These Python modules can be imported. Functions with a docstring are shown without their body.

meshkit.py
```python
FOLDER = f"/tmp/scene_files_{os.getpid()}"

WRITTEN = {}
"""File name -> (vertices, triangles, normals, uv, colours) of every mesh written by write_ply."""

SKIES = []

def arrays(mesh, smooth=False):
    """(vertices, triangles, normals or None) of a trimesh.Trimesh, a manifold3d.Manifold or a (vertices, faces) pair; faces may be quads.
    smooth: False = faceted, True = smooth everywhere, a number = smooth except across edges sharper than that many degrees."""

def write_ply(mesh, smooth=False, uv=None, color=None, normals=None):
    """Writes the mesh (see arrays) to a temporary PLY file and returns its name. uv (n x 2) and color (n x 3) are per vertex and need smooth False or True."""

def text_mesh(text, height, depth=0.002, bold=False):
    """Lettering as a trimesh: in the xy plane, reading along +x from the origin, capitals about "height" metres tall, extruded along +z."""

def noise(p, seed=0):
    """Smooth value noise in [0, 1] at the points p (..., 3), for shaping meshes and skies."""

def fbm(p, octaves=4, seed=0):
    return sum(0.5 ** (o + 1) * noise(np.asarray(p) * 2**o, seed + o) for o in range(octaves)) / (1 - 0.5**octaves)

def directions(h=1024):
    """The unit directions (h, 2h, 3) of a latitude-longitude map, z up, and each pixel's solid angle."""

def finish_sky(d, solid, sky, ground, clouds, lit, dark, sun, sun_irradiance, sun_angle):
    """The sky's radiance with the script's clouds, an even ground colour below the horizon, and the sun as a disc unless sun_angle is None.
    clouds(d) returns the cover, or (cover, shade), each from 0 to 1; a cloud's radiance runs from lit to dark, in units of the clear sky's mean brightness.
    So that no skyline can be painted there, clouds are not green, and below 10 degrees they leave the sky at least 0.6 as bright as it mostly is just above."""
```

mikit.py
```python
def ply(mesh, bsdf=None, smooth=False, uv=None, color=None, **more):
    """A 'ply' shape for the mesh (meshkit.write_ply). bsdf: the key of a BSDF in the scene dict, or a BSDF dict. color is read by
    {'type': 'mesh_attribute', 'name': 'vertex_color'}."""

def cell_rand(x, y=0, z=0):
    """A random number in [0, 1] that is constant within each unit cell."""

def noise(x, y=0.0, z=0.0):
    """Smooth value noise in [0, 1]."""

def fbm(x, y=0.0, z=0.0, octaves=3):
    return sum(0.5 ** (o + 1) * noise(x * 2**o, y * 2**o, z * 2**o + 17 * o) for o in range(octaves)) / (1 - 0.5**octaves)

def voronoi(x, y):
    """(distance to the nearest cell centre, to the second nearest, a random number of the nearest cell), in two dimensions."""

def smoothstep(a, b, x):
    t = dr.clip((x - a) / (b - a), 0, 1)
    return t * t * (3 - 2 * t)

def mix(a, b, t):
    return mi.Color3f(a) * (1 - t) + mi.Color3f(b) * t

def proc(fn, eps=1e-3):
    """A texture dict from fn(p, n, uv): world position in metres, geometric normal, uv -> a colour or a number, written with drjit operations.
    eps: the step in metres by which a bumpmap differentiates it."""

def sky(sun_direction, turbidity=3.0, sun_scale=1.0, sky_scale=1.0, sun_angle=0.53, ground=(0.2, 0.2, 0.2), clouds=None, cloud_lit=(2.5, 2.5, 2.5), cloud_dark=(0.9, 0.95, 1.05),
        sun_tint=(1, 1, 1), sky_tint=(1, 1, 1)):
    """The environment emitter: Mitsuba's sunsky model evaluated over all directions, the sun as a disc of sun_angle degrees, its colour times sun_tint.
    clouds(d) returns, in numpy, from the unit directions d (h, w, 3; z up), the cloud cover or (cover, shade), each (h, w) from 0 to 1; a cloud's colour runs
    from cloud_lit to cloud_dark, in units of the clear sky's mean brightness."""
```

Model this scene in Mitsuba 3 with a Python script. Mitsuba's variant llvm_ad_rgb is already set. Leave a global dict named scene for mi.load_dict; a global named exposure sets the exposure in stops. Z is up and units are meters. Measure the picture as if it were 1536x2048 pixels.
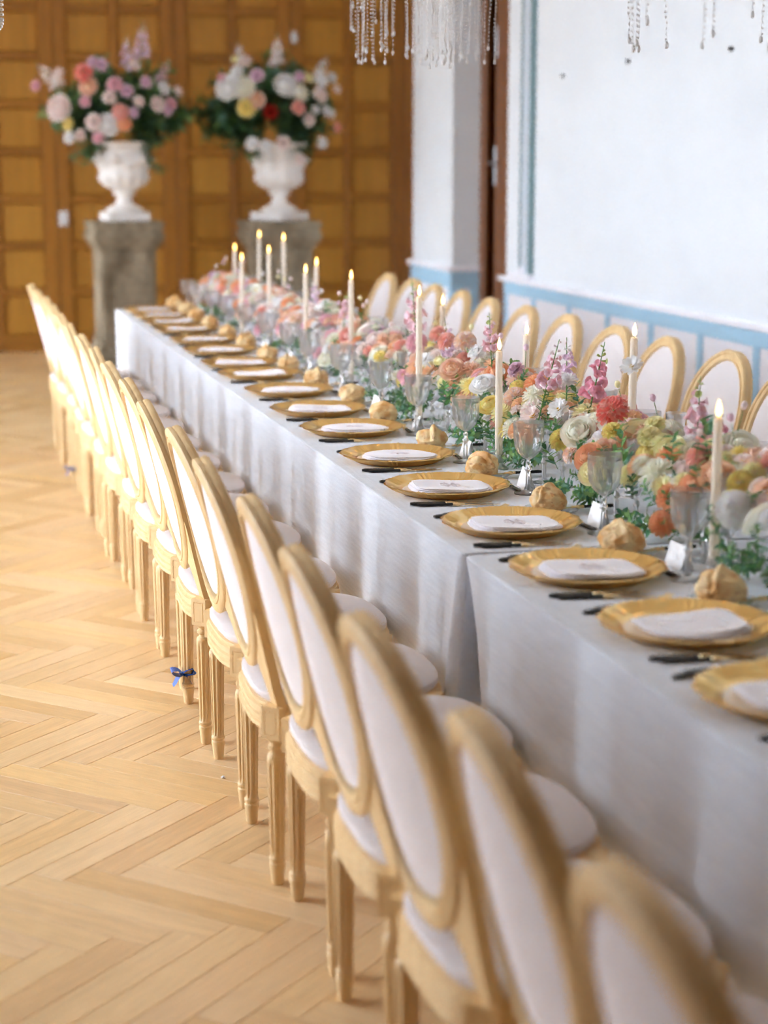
import math
import numpy as np, trimesh, mitsuba as mi, drjit as dr, mikit, meshkit
import manifold3d as m3

# ------------------------------------------------------------------ camera, sky, exposure
T = mi.ScalarTransform4f
scene, labels = {}, {}
exposure = 6.17
CAM = np.array([0.0, 0.0, 1.66])
LOOK = CAM + 5.2 * np.array([0.2469, 0.9502, -0.1903])
scene['camera'] = {'type': 'thinlens', 'fov': 2 * math.degrees(math.atan(768 / 3600)), 'fov_axis': 'x', 'near_clip': 0.05, 'far_clip': 200.0,
                   'to_world': T().look_at(origin=CAM.tolist(), target=LOOK.tolist(), up=[0, 0, 1]),
                   'aperture_radius': 0.0155, 'focus_distance': 5.25}


def overcast(d):
    n = meshkit.fbm(d * 3.0, 4, 3)
    return np.clip(0.62 + 0.9 * (n - 0.45), 0, 1), np.clip(n, 0, 1) * 0.5


scene['sky'] = mikit.sky((0.75, 0.2, 0.63), turbidity=4.0, sun_scale=0.0, sky_scale=1.0, ground=(0.34, 0.33, 0.31), clouds=overcast,
                         cloud_lit=(2.1, 2.25, 2.45), cloud_dark=(1.25, 1.35, 1.5))

# ------------------------------------------------------------------ helpers
rng = np.random.default_rng(7)
PI = math.pi


def rgb(*c):
    return {'type': 'rgb', 'value': [float(x) for x in c]}


def srgb(r, g, b):
    return tuple(((x / 255) / 12.92 if x / 255 < .04045 else ((x / 255 + .055) / 1.055) ** 2.4) for x in (r, g, b))


def M(loc=(0, 0, 0), rz=0.0, ry=0.0, rx=0.0, s=1.0):
    a = np.eye(4)
    cz, sz, cy, sy, cx, sx = math.cos(rz), math.sin(rz), math.cos(ry), math.sin(ry), math.cos(rx), math.sin(rx)
    r = np.array([[cz, -sz, 0], [sz, cz, 0], [0, 0, 1]]) @ np.array([[cy, 0, sy], [0, 1, 0], [-sy, 0, cy]]) @ np.array([[1, 0, 0], [0, cx, -sx], [0, sx, cx]])
    a[:3, :3] = r * np.asarray(s)
    a[:3, 3] = loc
    return a


def aim(loc, d, spin=0.0, s=1.0):
    """A matrix that turns +z to the direction d."""
    d = np.asarray(d, float) / np.linalg.norm(d)
    x = np.cross([0, 1, 0] if abs(d[1]) < .9 else [1, 0, 0], d)
    x /= np.linalg.norm(x)
    y = np.cross(d, x)
    c, n = math.cos(spin), math.sin(spin)
    a = np.eye(4)
    a[:3, 0], a[:3, 1], a[:3, 2] = (x * c + y * n) * s, (y * c - x * n) * s, d * s
    a[:3, 3] = loc
    return a


def add(key, shape, m=None, label=None, cat=None, group=None, kind=None, bsdf=None):
    shape = dict(shape)
    if m is not None:
        shape['to_world'] = T(np.asarray(m))
    if bsdf is not None:
        shape['bsdf'] = {'type': 'ref', 'id': bsdf}
    scene[key] = shape
    say(key, label, cat, group, kind)
    return key


def say(key, label=None, cat=None, group=None, kind=None):
    d = {k: v for k, v in dict(label=label, category=cat, group=group, kind=kind).items() if v}
    if d:
        labels[key] = d


used = {}


def name(base):
    n = used.get(base, -1) + 1
    used[base] = n
    return base if n == 0 else f'{base}_{n:03d}'


def template(parts, base, m, label, cat, group=None):
    """parts: list of (part name, ply dict, local matrix or None, part label)."""
    key = name(base)
    for p, shape, lm, lab in parts:
        add(f'{key}__{name(key + "__" + p)[len(key) + 2:]}', shape, m if lm is None else m @ lm, lab)
    say(key, label, cat, group)
    return key


ONES = ['first', 'second', 'third', 'fourth', 'fifth', 'sixth', 'seventh', 'eighth', 'ninth', 'tenth', 'eleventh', 'twelfth', 'thirteenth', 'fourteenth',
        'fifteenth', 'sixteenth', 'seventeenth', 'eighteenth', 'nineteenth', 'twentieth']


def cat(ms):
    """Joins (vertices, faces) pairs."""
    v, f, n = [], [], 0
    for a, b in ms:
        b = np.asarray(b)
        if b.shape[1] == 4:
            b = np.vstack([b[:, [0, 1, 2]], b[:, [0, 2, 3]]])
        v.append(np.asarray(a, float)); f.append(b + n); n += len(a)
    return np.vstack(v), np.vstack(f)


def move(mesh, m):
    return mesh[0] @ m[:3, :3].T + m[:3, 3], mesh[1]


def loft(rings, closed_u=True, cap0=False, cap1=False, closed_v=False):
    """rings (k, n, 3): a skin between the rings."""
    rings = np.asarray(rings, float)
    k, n = rings.shape[:2]
    f = []
    kk = k if closed_v else k - 1
    nn = n if closed_u else n - 1
    i, j = np.meshgrid(np.arange(kk), np.arange(nn), indexing='ij')
    a = i * n + j; b = i * n + (j + 1) % n; c = ((i + 1) % k) * n + (j + 1) % n; d = ((i + 1) % k) * n + j
    f = np.stack([a, b, c, d], -1).reshape(-1, 4)
    f = np.vstack([f[:, [0, 1, 2]], f[:, [0, 2, 3]]])
    v = rings.reshape(-1, 3)
    if cap0:
        v = np.vstack([v, rings[0].mean(0)]); q = np.arange(n)
        f = np.vstack([f, np.stack([(q + 1) % n, q, q * 0 + len(v) - 1], 1)])
    if cap1:
        v = np.vstack([v, rings[-1].mean(0)]); q = np.arange(n) + (k - 1) * n
        f = np.vstack([f, np.stack([q, (np.arange(n) + 1) % n + (k - 1) * n, q * 0 + len(v) - 1], 1)])
    return v, f


def lathe(prof, n=32, mod=None, closed=False, cap0=False, cap1=False):
    t = np.arange(n) / n * 2 * PI
    rings = []
    for r, z in prof:
        rr = np.full(n, r) if mod is None else mod(r, z, t)
        rings.append(np.stack([rr * np.cos(t), rr * np.sin(t), np.full(n, z)], 1))
    return loft(rings, True, cap0, cap1, closed)


def box(x0, x1, y0, y1, z0, z1, b=0.0):
    if b <= 0:
        m = trimesh.creation.box(bounds=[[x0, y0, z0], [x1, y1, z1]])
        return np.array(m.vertices), np.array(m.faces)
    p = []
    for x, sx in ((x0, 1), (x1, -1)):
        for y, sy in ((y0, 1), (y1, -1)):
            for z, sz in ((z0, 1), (z1, -1)):
                p += [(x, y + sy * b, z + sz * b), (x + sx * b, y, z + sz * b), (x + sx * b, y + sy * b, z)]
    h = trimesh.convex.convex_hull(np.array(p))
    return np.array(h.vertices), np.array(h.faces)


def tube(pts, rad, n=8, caps=True):
    pts = np.asarray(pts, float)
    rad = np.broadcast_to(rad, len(pts))
    t = np.gradient(pts, axis=0)
    t /= np.linalg.norm(t, axis=1, keepdims=True)
    u = np.cross(t, [0.31, 0.17, 0.94] if abs(t[:, 2]).mean() < .9 else [1, 0.1, 0])
    u /= np.linalg.norm(u, axis=1, keepdims=True)
    w = np.cross(t, u)
    a = np.arange(n) / n * 2 * PI
    rings = pts[:, None] + rad[:, None, None] * (np.cos(a)[None, :, None] * u[:, None] + np.sin(a)[None, :, None] * w[:, None])
    return loft(rings, True, caps, caps)


def ell(a, b, n):
    t = np.arange(n) / n * 2 * PI
    return np.stack([a * np.cos(t), b * np.sin(t)], 1)


# ------------------------------------------------------------------ materials
def principled(key, color, rough=0.5, two=True, **k):
    c = color if isinstance(color, dict) else rgb(*color)
    d = {'type': 'principled', 'base_color': c, 'roughness': rough, **k}
    scene[key] = {'type': 'twosided', 'bsdf': d} if two else d


def wood_uv(tones, scale_u=2.2, scale_v=55.0, contrast=0.22):
    """Grain that runs along u (metres); v holds metres across plus seven times the number of the piece, which picks its tone."""
    tones = [mi.Color3f(*t) for t in tones]

    def fn(p, n, uv):
        piece = dr.floor(uv.y / 7.0 + 0.5)
        v = uv.y - piece * 7.0
        r = mikit.cell_rand(piece, 3) * (len(tones) - 1.001)
        lo = dr.floor(r)
        col = mi.Color3f(0)
        for k in range(len(tones)):
            w = dr.maximum(0, 1 - dr.abs(r - k))
            col += tones[k] * w
        g = mikit.fbm(uv.x * scale_u + piece * 13.7, v * scale_v, piece * 1.3, 3)
        fine = mikit.noise(uv.x * 22 + piece * 5.1, v * 420)
        return col * (1 - contrast + 2 * contrast * g) * (0.94 + 0.12 * fine)
    return fn


FLOOR = [srgb(212, 178, 130), srgb(218, 186, 138), srgb(204, 168, 116), srgb(224, 194, 148), srgb(214, 182, 138), srgb(208, 172, 124), srgb(221, 186, 130)]
principled('oak_floor', mikit.proc(wood_uv(FLOOR, 2.0, 40.0, 0.10)), 0.38, specular=0.45)
PANEL = [srgb(176, 122, 42), srgb(184, 130, 48), srgb(167, 114, 38), srgb(188, 135, 52)]
principled('honey_panel', mikit.proc(wood_uv(PANEL, 1.4, 26.0, 0.16)), 0.42)
FRAME = [srgb(158, 102, 33), srgb(166, 110, 38), srgb(150, 96, 32)]
principled('honey_frame', mikit.proc(wood_uv(FRAME, 1.4, 30.0, 0.18)), 0.42)


def chair_wood_fn(p, n, uv):
    g = mikit.fbm(p.x * 55 + p.z * 9, p.y * 55, p.z * 5, 3)
    return mikit.mix(srgb(208, 172, 118), srgb(229, 200, 150), g)


principled('chair_wood', mikit.proc(chair_wood_fn), 0.5)
principled('chair_fabric', srgb(219, 211, 209), 0.85, sheen=0.2)


def linen_fn(p, n, uv):
    a = mikit.noise(p.x * 9 + p.z * 3, p.y * 420, p.z * 420)
    b = mikit.noise(p.x * 420, p.y * 14, p.z * 160)
    return mikit.mix(srgb(202, 207, 215), srgb(225, 230, 237), 0.5 * a + 0.5 * b)


principled('linen', mikit.proc(linen_fn), 0.85, sheen=0.25)


def plaster_fn(p, n, uv):
    g = mikit.fbm(p.x * 2.1, p.y * 2.1, p.z * 2.1, 4)
    return mikit.mix(srgb(213, 217, 222), srgb(224, 227, 230), g)


principled('wall_plaster', mikit.proc(plaster_fn), 0.75)
principled('ceiling_white', srgb(242, 240, 236), 0.9)
principled('rear_wall_paint', srgb(110, 84, 56), 0.9)
principled('blue_paint', srgb(165, 203, 226), 0.5)
principled('panel_white', srgb(232, 233, 240), 0.6)
principled('teal_line', srgb(110, 140, 145), 0.5)
principled('grey_moulding', srgb(190, 200, 210), 0.5)
principled('door_wood', srgb(112, 66, 26), 0.4)
principled('dark_steel', srgb(96, 98, 104), 0.4, metallic=1.0)
principled('steel', srgb(190, 192, 196), 0.25, metallic=1.0)
principled('gold', (0.90, 0.60, 0.22), 0.06, metallic=1.0)
principled('pale_gold', (0.92, 0.72, 0.40), 0.17, metallic=1.0)
principled('plate_well', srgb(226, 208, 182), 0.2, specular=0.6)
principled('black_resin', (0.012, 0.012, 0.013), 0.22)
principled('napkin_linen', srgb(240, 238, 242), 0.8, sheen=0.2)
principled('thread', srgb(226, 218, 221), 0.7)
principled('card_paper', srgb(247, 247, 247), 0.7)
scene['wax'] = {'type': 'principledthin', 'base_color': rgb(*srgb(253, 246, 234)), 'roughness': 0.4, 'diff_trans': 0.9, 'spec_trans': 0.0}
principled('wick', srgb(40, 30, 24), 0.9)
principled('urn_plaster', srgb(240, 236, 232), 0.7)
principled('white_plastic', srgb(225, 225, 225), 0.4)
principled('blue_satin', srgb(20, 78, 165), 0.35, sheen=0.5)
scene['cut_glass'] = {'type': 'principled', 'base_color': rgb(.98, .975, .975), 'roughness': .02, 'spec_trans': .945, 'eta': 1.54}
scene['petals'] = {'type': 'principledthin', 'base_color': {'type': 'mesh_attribute', 'name': 'vertex_color'}, 'roughness': 0.7, 'diff_trans': 0.7, 'spec_trans': 0.0}
scene['leaves'] = {'type': 'principledthin', 'base_color': {'type': 'mesh_attribute', 'name': 'vertex_color'}, 'roughness': 0.42, 'diff_trans': 0.45, 'spec_trans': 0.0}


def stone_fn(p, n, uv):
    g = mikit.fbm(p.x * 7, p.y * 7, p.z * 3.2, 4)
    s = mikit.fbm(p.x * 30, p.y * 30, p.z * 30, 3)
    return mikit.mix(srgb(104, 92, 72), srgb(158, 146, 124), mikit.smoothstep(.25, .75, g * 0.75 + s * 0.25))


principled('old_stone', mikit.proc(stone_fn), 0.85)


def crust_fn(p, n, uv):
    g = mikit.fbm(p.x * 34, p.y * 34, p.z * 34, 4)
    f = mikit.fbm(p.x * 90 + 7, p.y * 90, p.z * 90, 3)
    c = mikit.mix(srgb(242, 214, 162), srgb(216, 160, 88), mikit.smoothstep(.35, .7, g))
    return mikit.mix(c, srgb(172, 104, 46), mikit.smoothstep(.6, .78, f) * 0.55)


principled('bread_crust', mikit.proc(crust_fn), 0.55)

# ------------------------------------------------------------------ the room
XL, XR, YB, YF, ZC = -3.6, 3.9, 16.4, -2.0, 4.9
XD = 4.12
WT = 0.42


def struct(key, mesh, bsdf, label=None, smooth=False, **k):
    add(key, mikit.ply(mesh, bsdf, smooth, **k), label=label, kind='structure')


def piece(parent, part, mesh, bsdf, label=None, kind=None, smooth=False, **k):
    key = f'{parent}__{name(parent + "__" + part)[len(parent) + 2:]}'
    add(key, mikit.ply(mesh, bsdf, smooth, **k), label=label, kind=kind)
    return key


# floor: herringbone planks
PL, PW, GAP, TH = 0.582, 0.0932, 0.0009, 0.012


def plank_mesh(cx, cy, sgn, num):
    l, w, b = PL / 2 - GAP / 2, PW / 2 - GAP / 2, 0.0012
    q = [(-l, -w, -TH), (l, -w, -TH), (l, w, -TH), (-l, w, -TH), (-l, -w, -b), (l, -w, -b), (l, w, -b), (-l, w, -b),
         (-l + b, -w + b, 0), (l - b, -w + b, 0), (l - b, w - b, 0), (-l + b, w - b, 0)]
    q = np.array(q)
    f = [(8, 9, 10), (8, 10, 11)]
    for i in range(4):
        j = (i + 1) % 4
        f += [(i, j, j + 4), (i, j + 4, i + 4), (i + 4, j + 4, j + 8), (i + 4, j + 8, i + 8)]
    uv = np.stack([q[:, 0], q[:, 1] + 7.0 * num], 1)
    c = math.sqrt(.5)
    x = cx + c * q[:, 0] - sgn * c * q[:, 1]
    y = cy + sgn * c * q[:, 0] + c * q[:, 1]
    return np.stack([x, y, q[:, 2]], 1), np.array(f), uv


struct('floor', box(XL - WT - .05, 4.75, YF - .3, YB + .2, -0.10, -TH), 'old_stone', 'pale oak herringbone parquet floor')
planks, num = [], 0
PITCH = PL / math.sqrt(2)
for k in range(-20, 34):
    cy = 4.30 + k * PITCH
    sgn = 1 if k % 2 == 0 else -1
    for i in range(-20, 42):
        cx = 0.05 + i * PW * math.sqrt(2) + (0 if k % 2 == 0 else PW / math.sqrt(2))
        if XL - .2 < cx < 4.6 and YF < cy < YB:
            num += 1
            planks.append((cx, cy, sgn, int(rng.integers(0, 4000))))
seen = sorted([p for p in planks if -0.1 + .02 * p[1] < p[0] < 1.35 and 2.2 < p[1] < 16.4], key=lambda p: p[1])
near, rest = seen[:300], seen[300:]
nearset = set((p[0], p[1]) for p in near)
rest = [p for p in planks if (p[0], p[1]) not in nearset]
for p in near:
    v, f, uv = plank_mesh(*p)
    piece('floor', 'plank', (v, f), 'oak_floor', uv=uv)
vs, fs, us, n0 = [], [], [], 0
for p in rest:
    v, f, uv = plank_mesh(*p)
    vs.append(v); fs.append(f + n0); us.append(uv); n0 += len(v)
piece('floor', 'outer_planks', (np.vstack(vs), np.vstack(fs)), 'oak_floor', kind='stuff', uv=np.vstack(us))

struct('ceiling', box(XL - WT - .05, 4.75, YF - .3, YB + .2, ZC, ZC + .1), 'ceiling_white')
struct('wall_rear', box(XL - WT - .05, 4.75, YF - .2, YF, 0, ZC), 'rear_wall_paint')
struct('wall_right_beyond', box(4.6, 4.75, 12.99, YB + .2, 0, ZC), 'wall_plaster')

# left wall with tall windows
WIN = [(4.7, 6.5), (6.9, 8.6), (10.4, 11.6), (13.3, 15.0)]
WTOP = [4.6, 4.6, 3.2, 3.2]
WZ0 = 0.12
edges = [YF - .3] + [e for w in WIN for e in w] + [YB + .2]
lw = [box(XL - WT, XL, edges[i], edges[i + 1], 0, ZC) for i in range(2, len(edges), 2)]
lw += [box(XL - WT, XL, a, b, 0, WZ0) for a, b in WIN] + [box(XL - WT, XL, a, b, z, ZC) for (a, b), z in zip(WIN, WTOP)]
struct('wall_left', cat(lw), 'wall_plaster', 'plain white wall with tall windows')
struct('wall_left_panelled', cat([box(XL - WT, XL, edges[0], edges[1], 0, ZC), box(XL, XL + .7, edges[1] - 1.0, edges[1] - .35, 0, ZC)]), 'honey_frame', 'wood clad wall and pier before the first window')
for i, ((a, b), WZ1) in enumerate(zip(WIN, WTOP)):
    f, s = 0.06, []
    s += [box(XL - .25, XL - .18, a, a + f, WZ0, WZ1), box(XL - .25, XL - .18, b - f, b, WZ0, WZ1), box(XL - .25, XL - .18, a, b, WZ0, WZ0 + f), box(XL - .25, XL - .18, a, b, WZ1 - f, WZ1)]
    key = f'window_{i + 1}'
    struct(key, cat(s), 'panel_white', 'tall white framed window')
    piece(key, 'mullion', box(XL - .24, XL - .19, (a + b) / 2 - .035, (a + b) / 2 + .035, WZ0 + f, WZ1 - f), 'panel_white')
    for z in (1.0, 1.9, 2.8)[:3 if WZ1 > 4 else 2]:
        piece(key, 'glazing_bar', box(XL - .23, XL - .20, a + f, b - f, z - .015, z + .015), 'panel_white')

# back wall: panelling in honey-coloured wood
struct('wall_back', box(XL - WT - .05, 4.75, YB + .05, YB + .25, 0, ZC), 'honey_frame', 'honey brown wood panelled wall with square panels')


def wood_piece(part, x0, x1, y0, y1, z0, z1, b, axis, bsdf):
    v, f = box(x0, x1, y0, y1, z0, z1, b)
    k = int(rng.integers(0, 3000))
    c = np.array([(x0 + x1) / 2, 0, (z0 + z1) / 2])
    al, ac = (v[:, 2], v[:, 0]) if axis == 'z' else (v[:, 0], v[:, 2])
    ac = ac - ac.mean()
    uv = np.stack([al, ac + v[:, 1] * 0.3 - v[:, 1].mean() * .3 + 7.0 * k], 1)
    piece('wall_back', part, (v, f), bsdf, uv=uv)


RAILS = [0.53 + 0.409 * k for k in range(-1, 10)]
STILE = [(1.153 + 1.062 * k, 1.385 + 1.062 * k) for k in range(-3, 4)]
for a, b in STILE:
    wood_piece('stile', a, (a + b) / 2 - .004, YB - .012, YB + .05, 0.02, ZC - .02, .004, 'z', 'honey_frame')
    wood_piece('stile', (a + b) / 2 + .004, b, YB - .012, YB + .05, 0.02, ZC - .02, .004, 'z', 'honey_frame')
for (a0, a1), (b0, b1) in zip(STILE, STILE[1:] + [(4.75, 5)]):
    if b0 - a1 < .3:
        continue
    mid = (a1 + b0) / 2
    wood_piece('muntin', mid - .032, mid + .032, YB - .008, YB + .05, 0.02, ZC - .02, .004, 'z', 'honey_frame')
    for c0, c1 in ((a1, mid - .032), (mid + .032, b0)):
        for z in RAILS:
            wood_piece('rail', c0 + .001, c1 - .001, YB - .007, YB + .05, z - .032, z + .032, .004, 'x', 'honey_frame')
        for z0, z1 in zip(RAILS[:-1], RAILS[1:]):
            wood_piece('panel', c0 + .002, c1 - .002, YB + .018, YB + .06, z0 + .033, z1 - .033, .012, 'z', 'honey_panel')
        wood_piece('base_board', c0 + .001, c1 - .001, YB - .004, YB + .05, 0.0, RAILS[0] - .033, .004, 'x', 'honey_frame')

# right wall with blue and white dado
WE = 11.71
struct('wall_right', cat([box(XR, XR + .2, YF - .3, WE, 0.80, ZC), box(XR + .02, XR + .2, YF - .3, WE, 0, 0.80)]), 'wall_plaster', 'pale bluish white wall above a blue dado')
piece('wall_right', 'dado_cap', box(XR - .035, XR + .01, YF, WE + .09, 0.874, 0.908, .006), 'panel_white', 'white dado cap')
piece('wall_right', 'dado_band', box(XR - .014, XR + .03, YF, WE + .015, 0.796, 0.873, .003), 'blue_paint', 'pale blue band')
ys = [WE - .03] + [10.47 - .645 * k for k in range(21)]
ys = [y for y in ys if y > YF + .1]
yl = [11.12] + ys[1:]
yy = [WE - .02, 11.12] + ys[1:]
for y in yy:
    piece('wall_right', 'dado_stile', box(XR - .012, XR + .03, y - .028, y + .028, 0.16, 0.796, .003), 'blue_paint', 'narrow pale blue strip')
for a, b in zip(yy[:-1], yy[1:]):
    piece('wall_right', 'dado_panel', box(XR - .002, XR + .03, b + .03, a - .03, 0.17, 0.794, .004), 'panel_white', 'white dado panel')
piece('wall_right', 'skirting_board', box(XR - .02, XR + .03, YF, WE + .01, 0.0, 0.16, .004), 'blue_paint', 'pale blue skirting')
TR = 'trim_1'
struct(TR, box(XR - .02, XR + .01, 11.205, 11.36, 0.93, ZC, .003), 'grey_moulding', 'grey upright moulding with dark edges on white wall')
piece(TR, 'dark_edge', box(XR - .028, XR + .01, 11.15, 11.20, 0.93, ZC, .003), 'teal_line', 'dark teal edge')
piece(TR, 'dark_edge', box(XR - .026, XR + .01, 11.362, 11.385, 0.93, ZC, .003), 'teal_line', 'dark teal edge')
piece(TR, 'foot_block', box(XR - .045, XR + .01, 11.14, 11.56, 0.909, 0.95, .008), 'panel_white', 'white carved foot')
piece(TR, 'foot_scroll', move(lathe([(0, -.03), (.03, -.028), (.04, 0), (.03, .028), (0, .03)], 16), M((XR - .02, 11.3, .965), s=.9)), 'panel_white', smooth=True)

# pier and door
PY0, PY1 = 12.99, 14.09
struct('wall_pier', cat([box(XR, 4.6, PY0, PY1, 0.86, ZC), box(XR + .012, 4.6, PY0 + .012, PY1 - .012, 0, 0.86)]), 'wall_plaster', 'white pier with blue dado in front of the wood wall')
piece('wall_pier', 'dado_cap', box(XR - .04, XD + .0, PY0 - .04, PY1 + .04, 0.862, 0.90, .006), 'panel_white', 'white dado cap')
piece('wall_pier', 'dado_band', box(XR - .014, XD - .005, PY0 - .014, PY1 + .014, 0.74, 0.86, .003), 'blue_paint', 'blue band')
for y in (PY0 + .03, PY0 + .53, PY1 - .04):
    piece('wall_pier', 'dado_stile', box(XR - .012, XR + .05, y - .03, y + .03, 0, 0.74, .003), 'blue_paint', 'blue strip')
for a, b in ((PY0 + .06, PY0 + .50), (PY0 + .56, PY1 - .07)):
    piece('wall_pier', 'dado_panel', box(XR - .002, XR + .05, a, b, 0.1, 0.738, .004), 'panel_white', 'white dado panel')
for x in (XR + .04, XD - .04):
    piece('wall_pier', 'dado_stile', box(x - .035, x + .035, PY0 - .012, PY0 + .05, 0, 0.74, .003), 'blue_paint', 'blue strip')
piece('wall_pier', 'dado_panel', box(XR + .076, XD - .076, PY0 - .002, PY0 + .05, 0.1, 0.738, .004), 'panel_white', 'white dado panel')
struct('wall_recess', cat([box(4.55, 4.75, WE - .2, PY0 + .02, 0, ZC), box(XD + .03, 4.6, PY0 - .02, PY0 - .001, 0, ZC), box(XR + .2, 4.6, WE - .1, WE, 0, ZC)]), 'door_wood')
struct('door_1', box(XD, XD + .05, WE - .1, 12.66, 0.01, ZC - .02, .004), 'door_wood', 'dark brown wooden door standing open a gap')
piece('door_1', 'door_frame', box(XD - .01, XD + .02, 12.86, PY0 - .002, 0, ZC - .02, .004), 'door_wood', 'brown door frame')
hb = cat([box(XD - .012, XD, 12.70 - .02, 12.70 + .02, 1.50, 1.78, .004), tube([(XD - .012, 12.70, 1.66), (XD - .05, 12.70, 1.66), (XD - .055, 12.69, 1.66), (XD - .055, 12.60, 1.66)], .011, 10),
          box(XD - .01, XD, 12.68, 12.72, 2.40, 2.62, .004)])
piece('door_1', 'door_handle', move(hb, M((0, -.06, 0))), 'steel', 'steel handle and plate')
for y, z in ((10.643, 2.181), (9.60, 2.215), (8.286, 2.205)):
    g = cat([lathe([(0, 0), (.011, 0), (.012, .004), (.006, .009), (.006, .03), (.011, .034), (.009, .042), (0, .044)], 12)])
    k = name('wall_hook')
    where = {10.643: 'nearest the upright moulding', 9.60: 'the middle of three', 8.286: 'nearest the right edge of the photo'}[y]
    add(k, mikit.ply(move(g, M((XR, y, z), ry=-PI / 2, s=(1.2, 1.2, .45))), 'dark_steel', 40), label=f'small dark metal hook high on the white wall, {where}', cat='hook', group='hooks on the white wall')

# switch and small fitting on the wood wall
k = name('wall_switch')
add(k + '__plate', mikit.ply(box(1.276, 1.358, YB - .025, YB - .012, 1.11, 1.245, .004), 'white_plastic'))
add(k + '__rocker', mikit.ply(box(1.295, 1.339, YB - .030, YB - .024, 1.135, 1.22, .003), 'white_plastic'))
say(k, 'white switch plate on the wood panelled wall left of the left pedestal', 'switch')
k = name('wall_sensor')
add(k, mikit.ply(move(lathe([(0, -.055), (.02, -.05), (.03, -.02), (.03, .025), (.02, .05), (0, .055)], 16), M((3.42, YB - .03, 2.77))), 'white_plastic', 40),
    label='small pale oval fitting high on the wood wall above the right bouquet', cat='sensor')


# ------------------------------------------------------------------ chairs
RAKE = math.radians(13.5)


def back_map(p):
    """(u lateral, v up the back, w out to the front) -> chair space."""
    u, v, w = np.asarray(p, float).T
    return np.stack([-.012 - v * math.sin(RAKE) + w * math.cos(RAKE) + .38 * u * u, u, .43 + v * math.cos(RAKE) + w * math.sin(RAKE)], 1)


OA, OB, OV = 0.239, 0.256, 0.313


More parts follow.
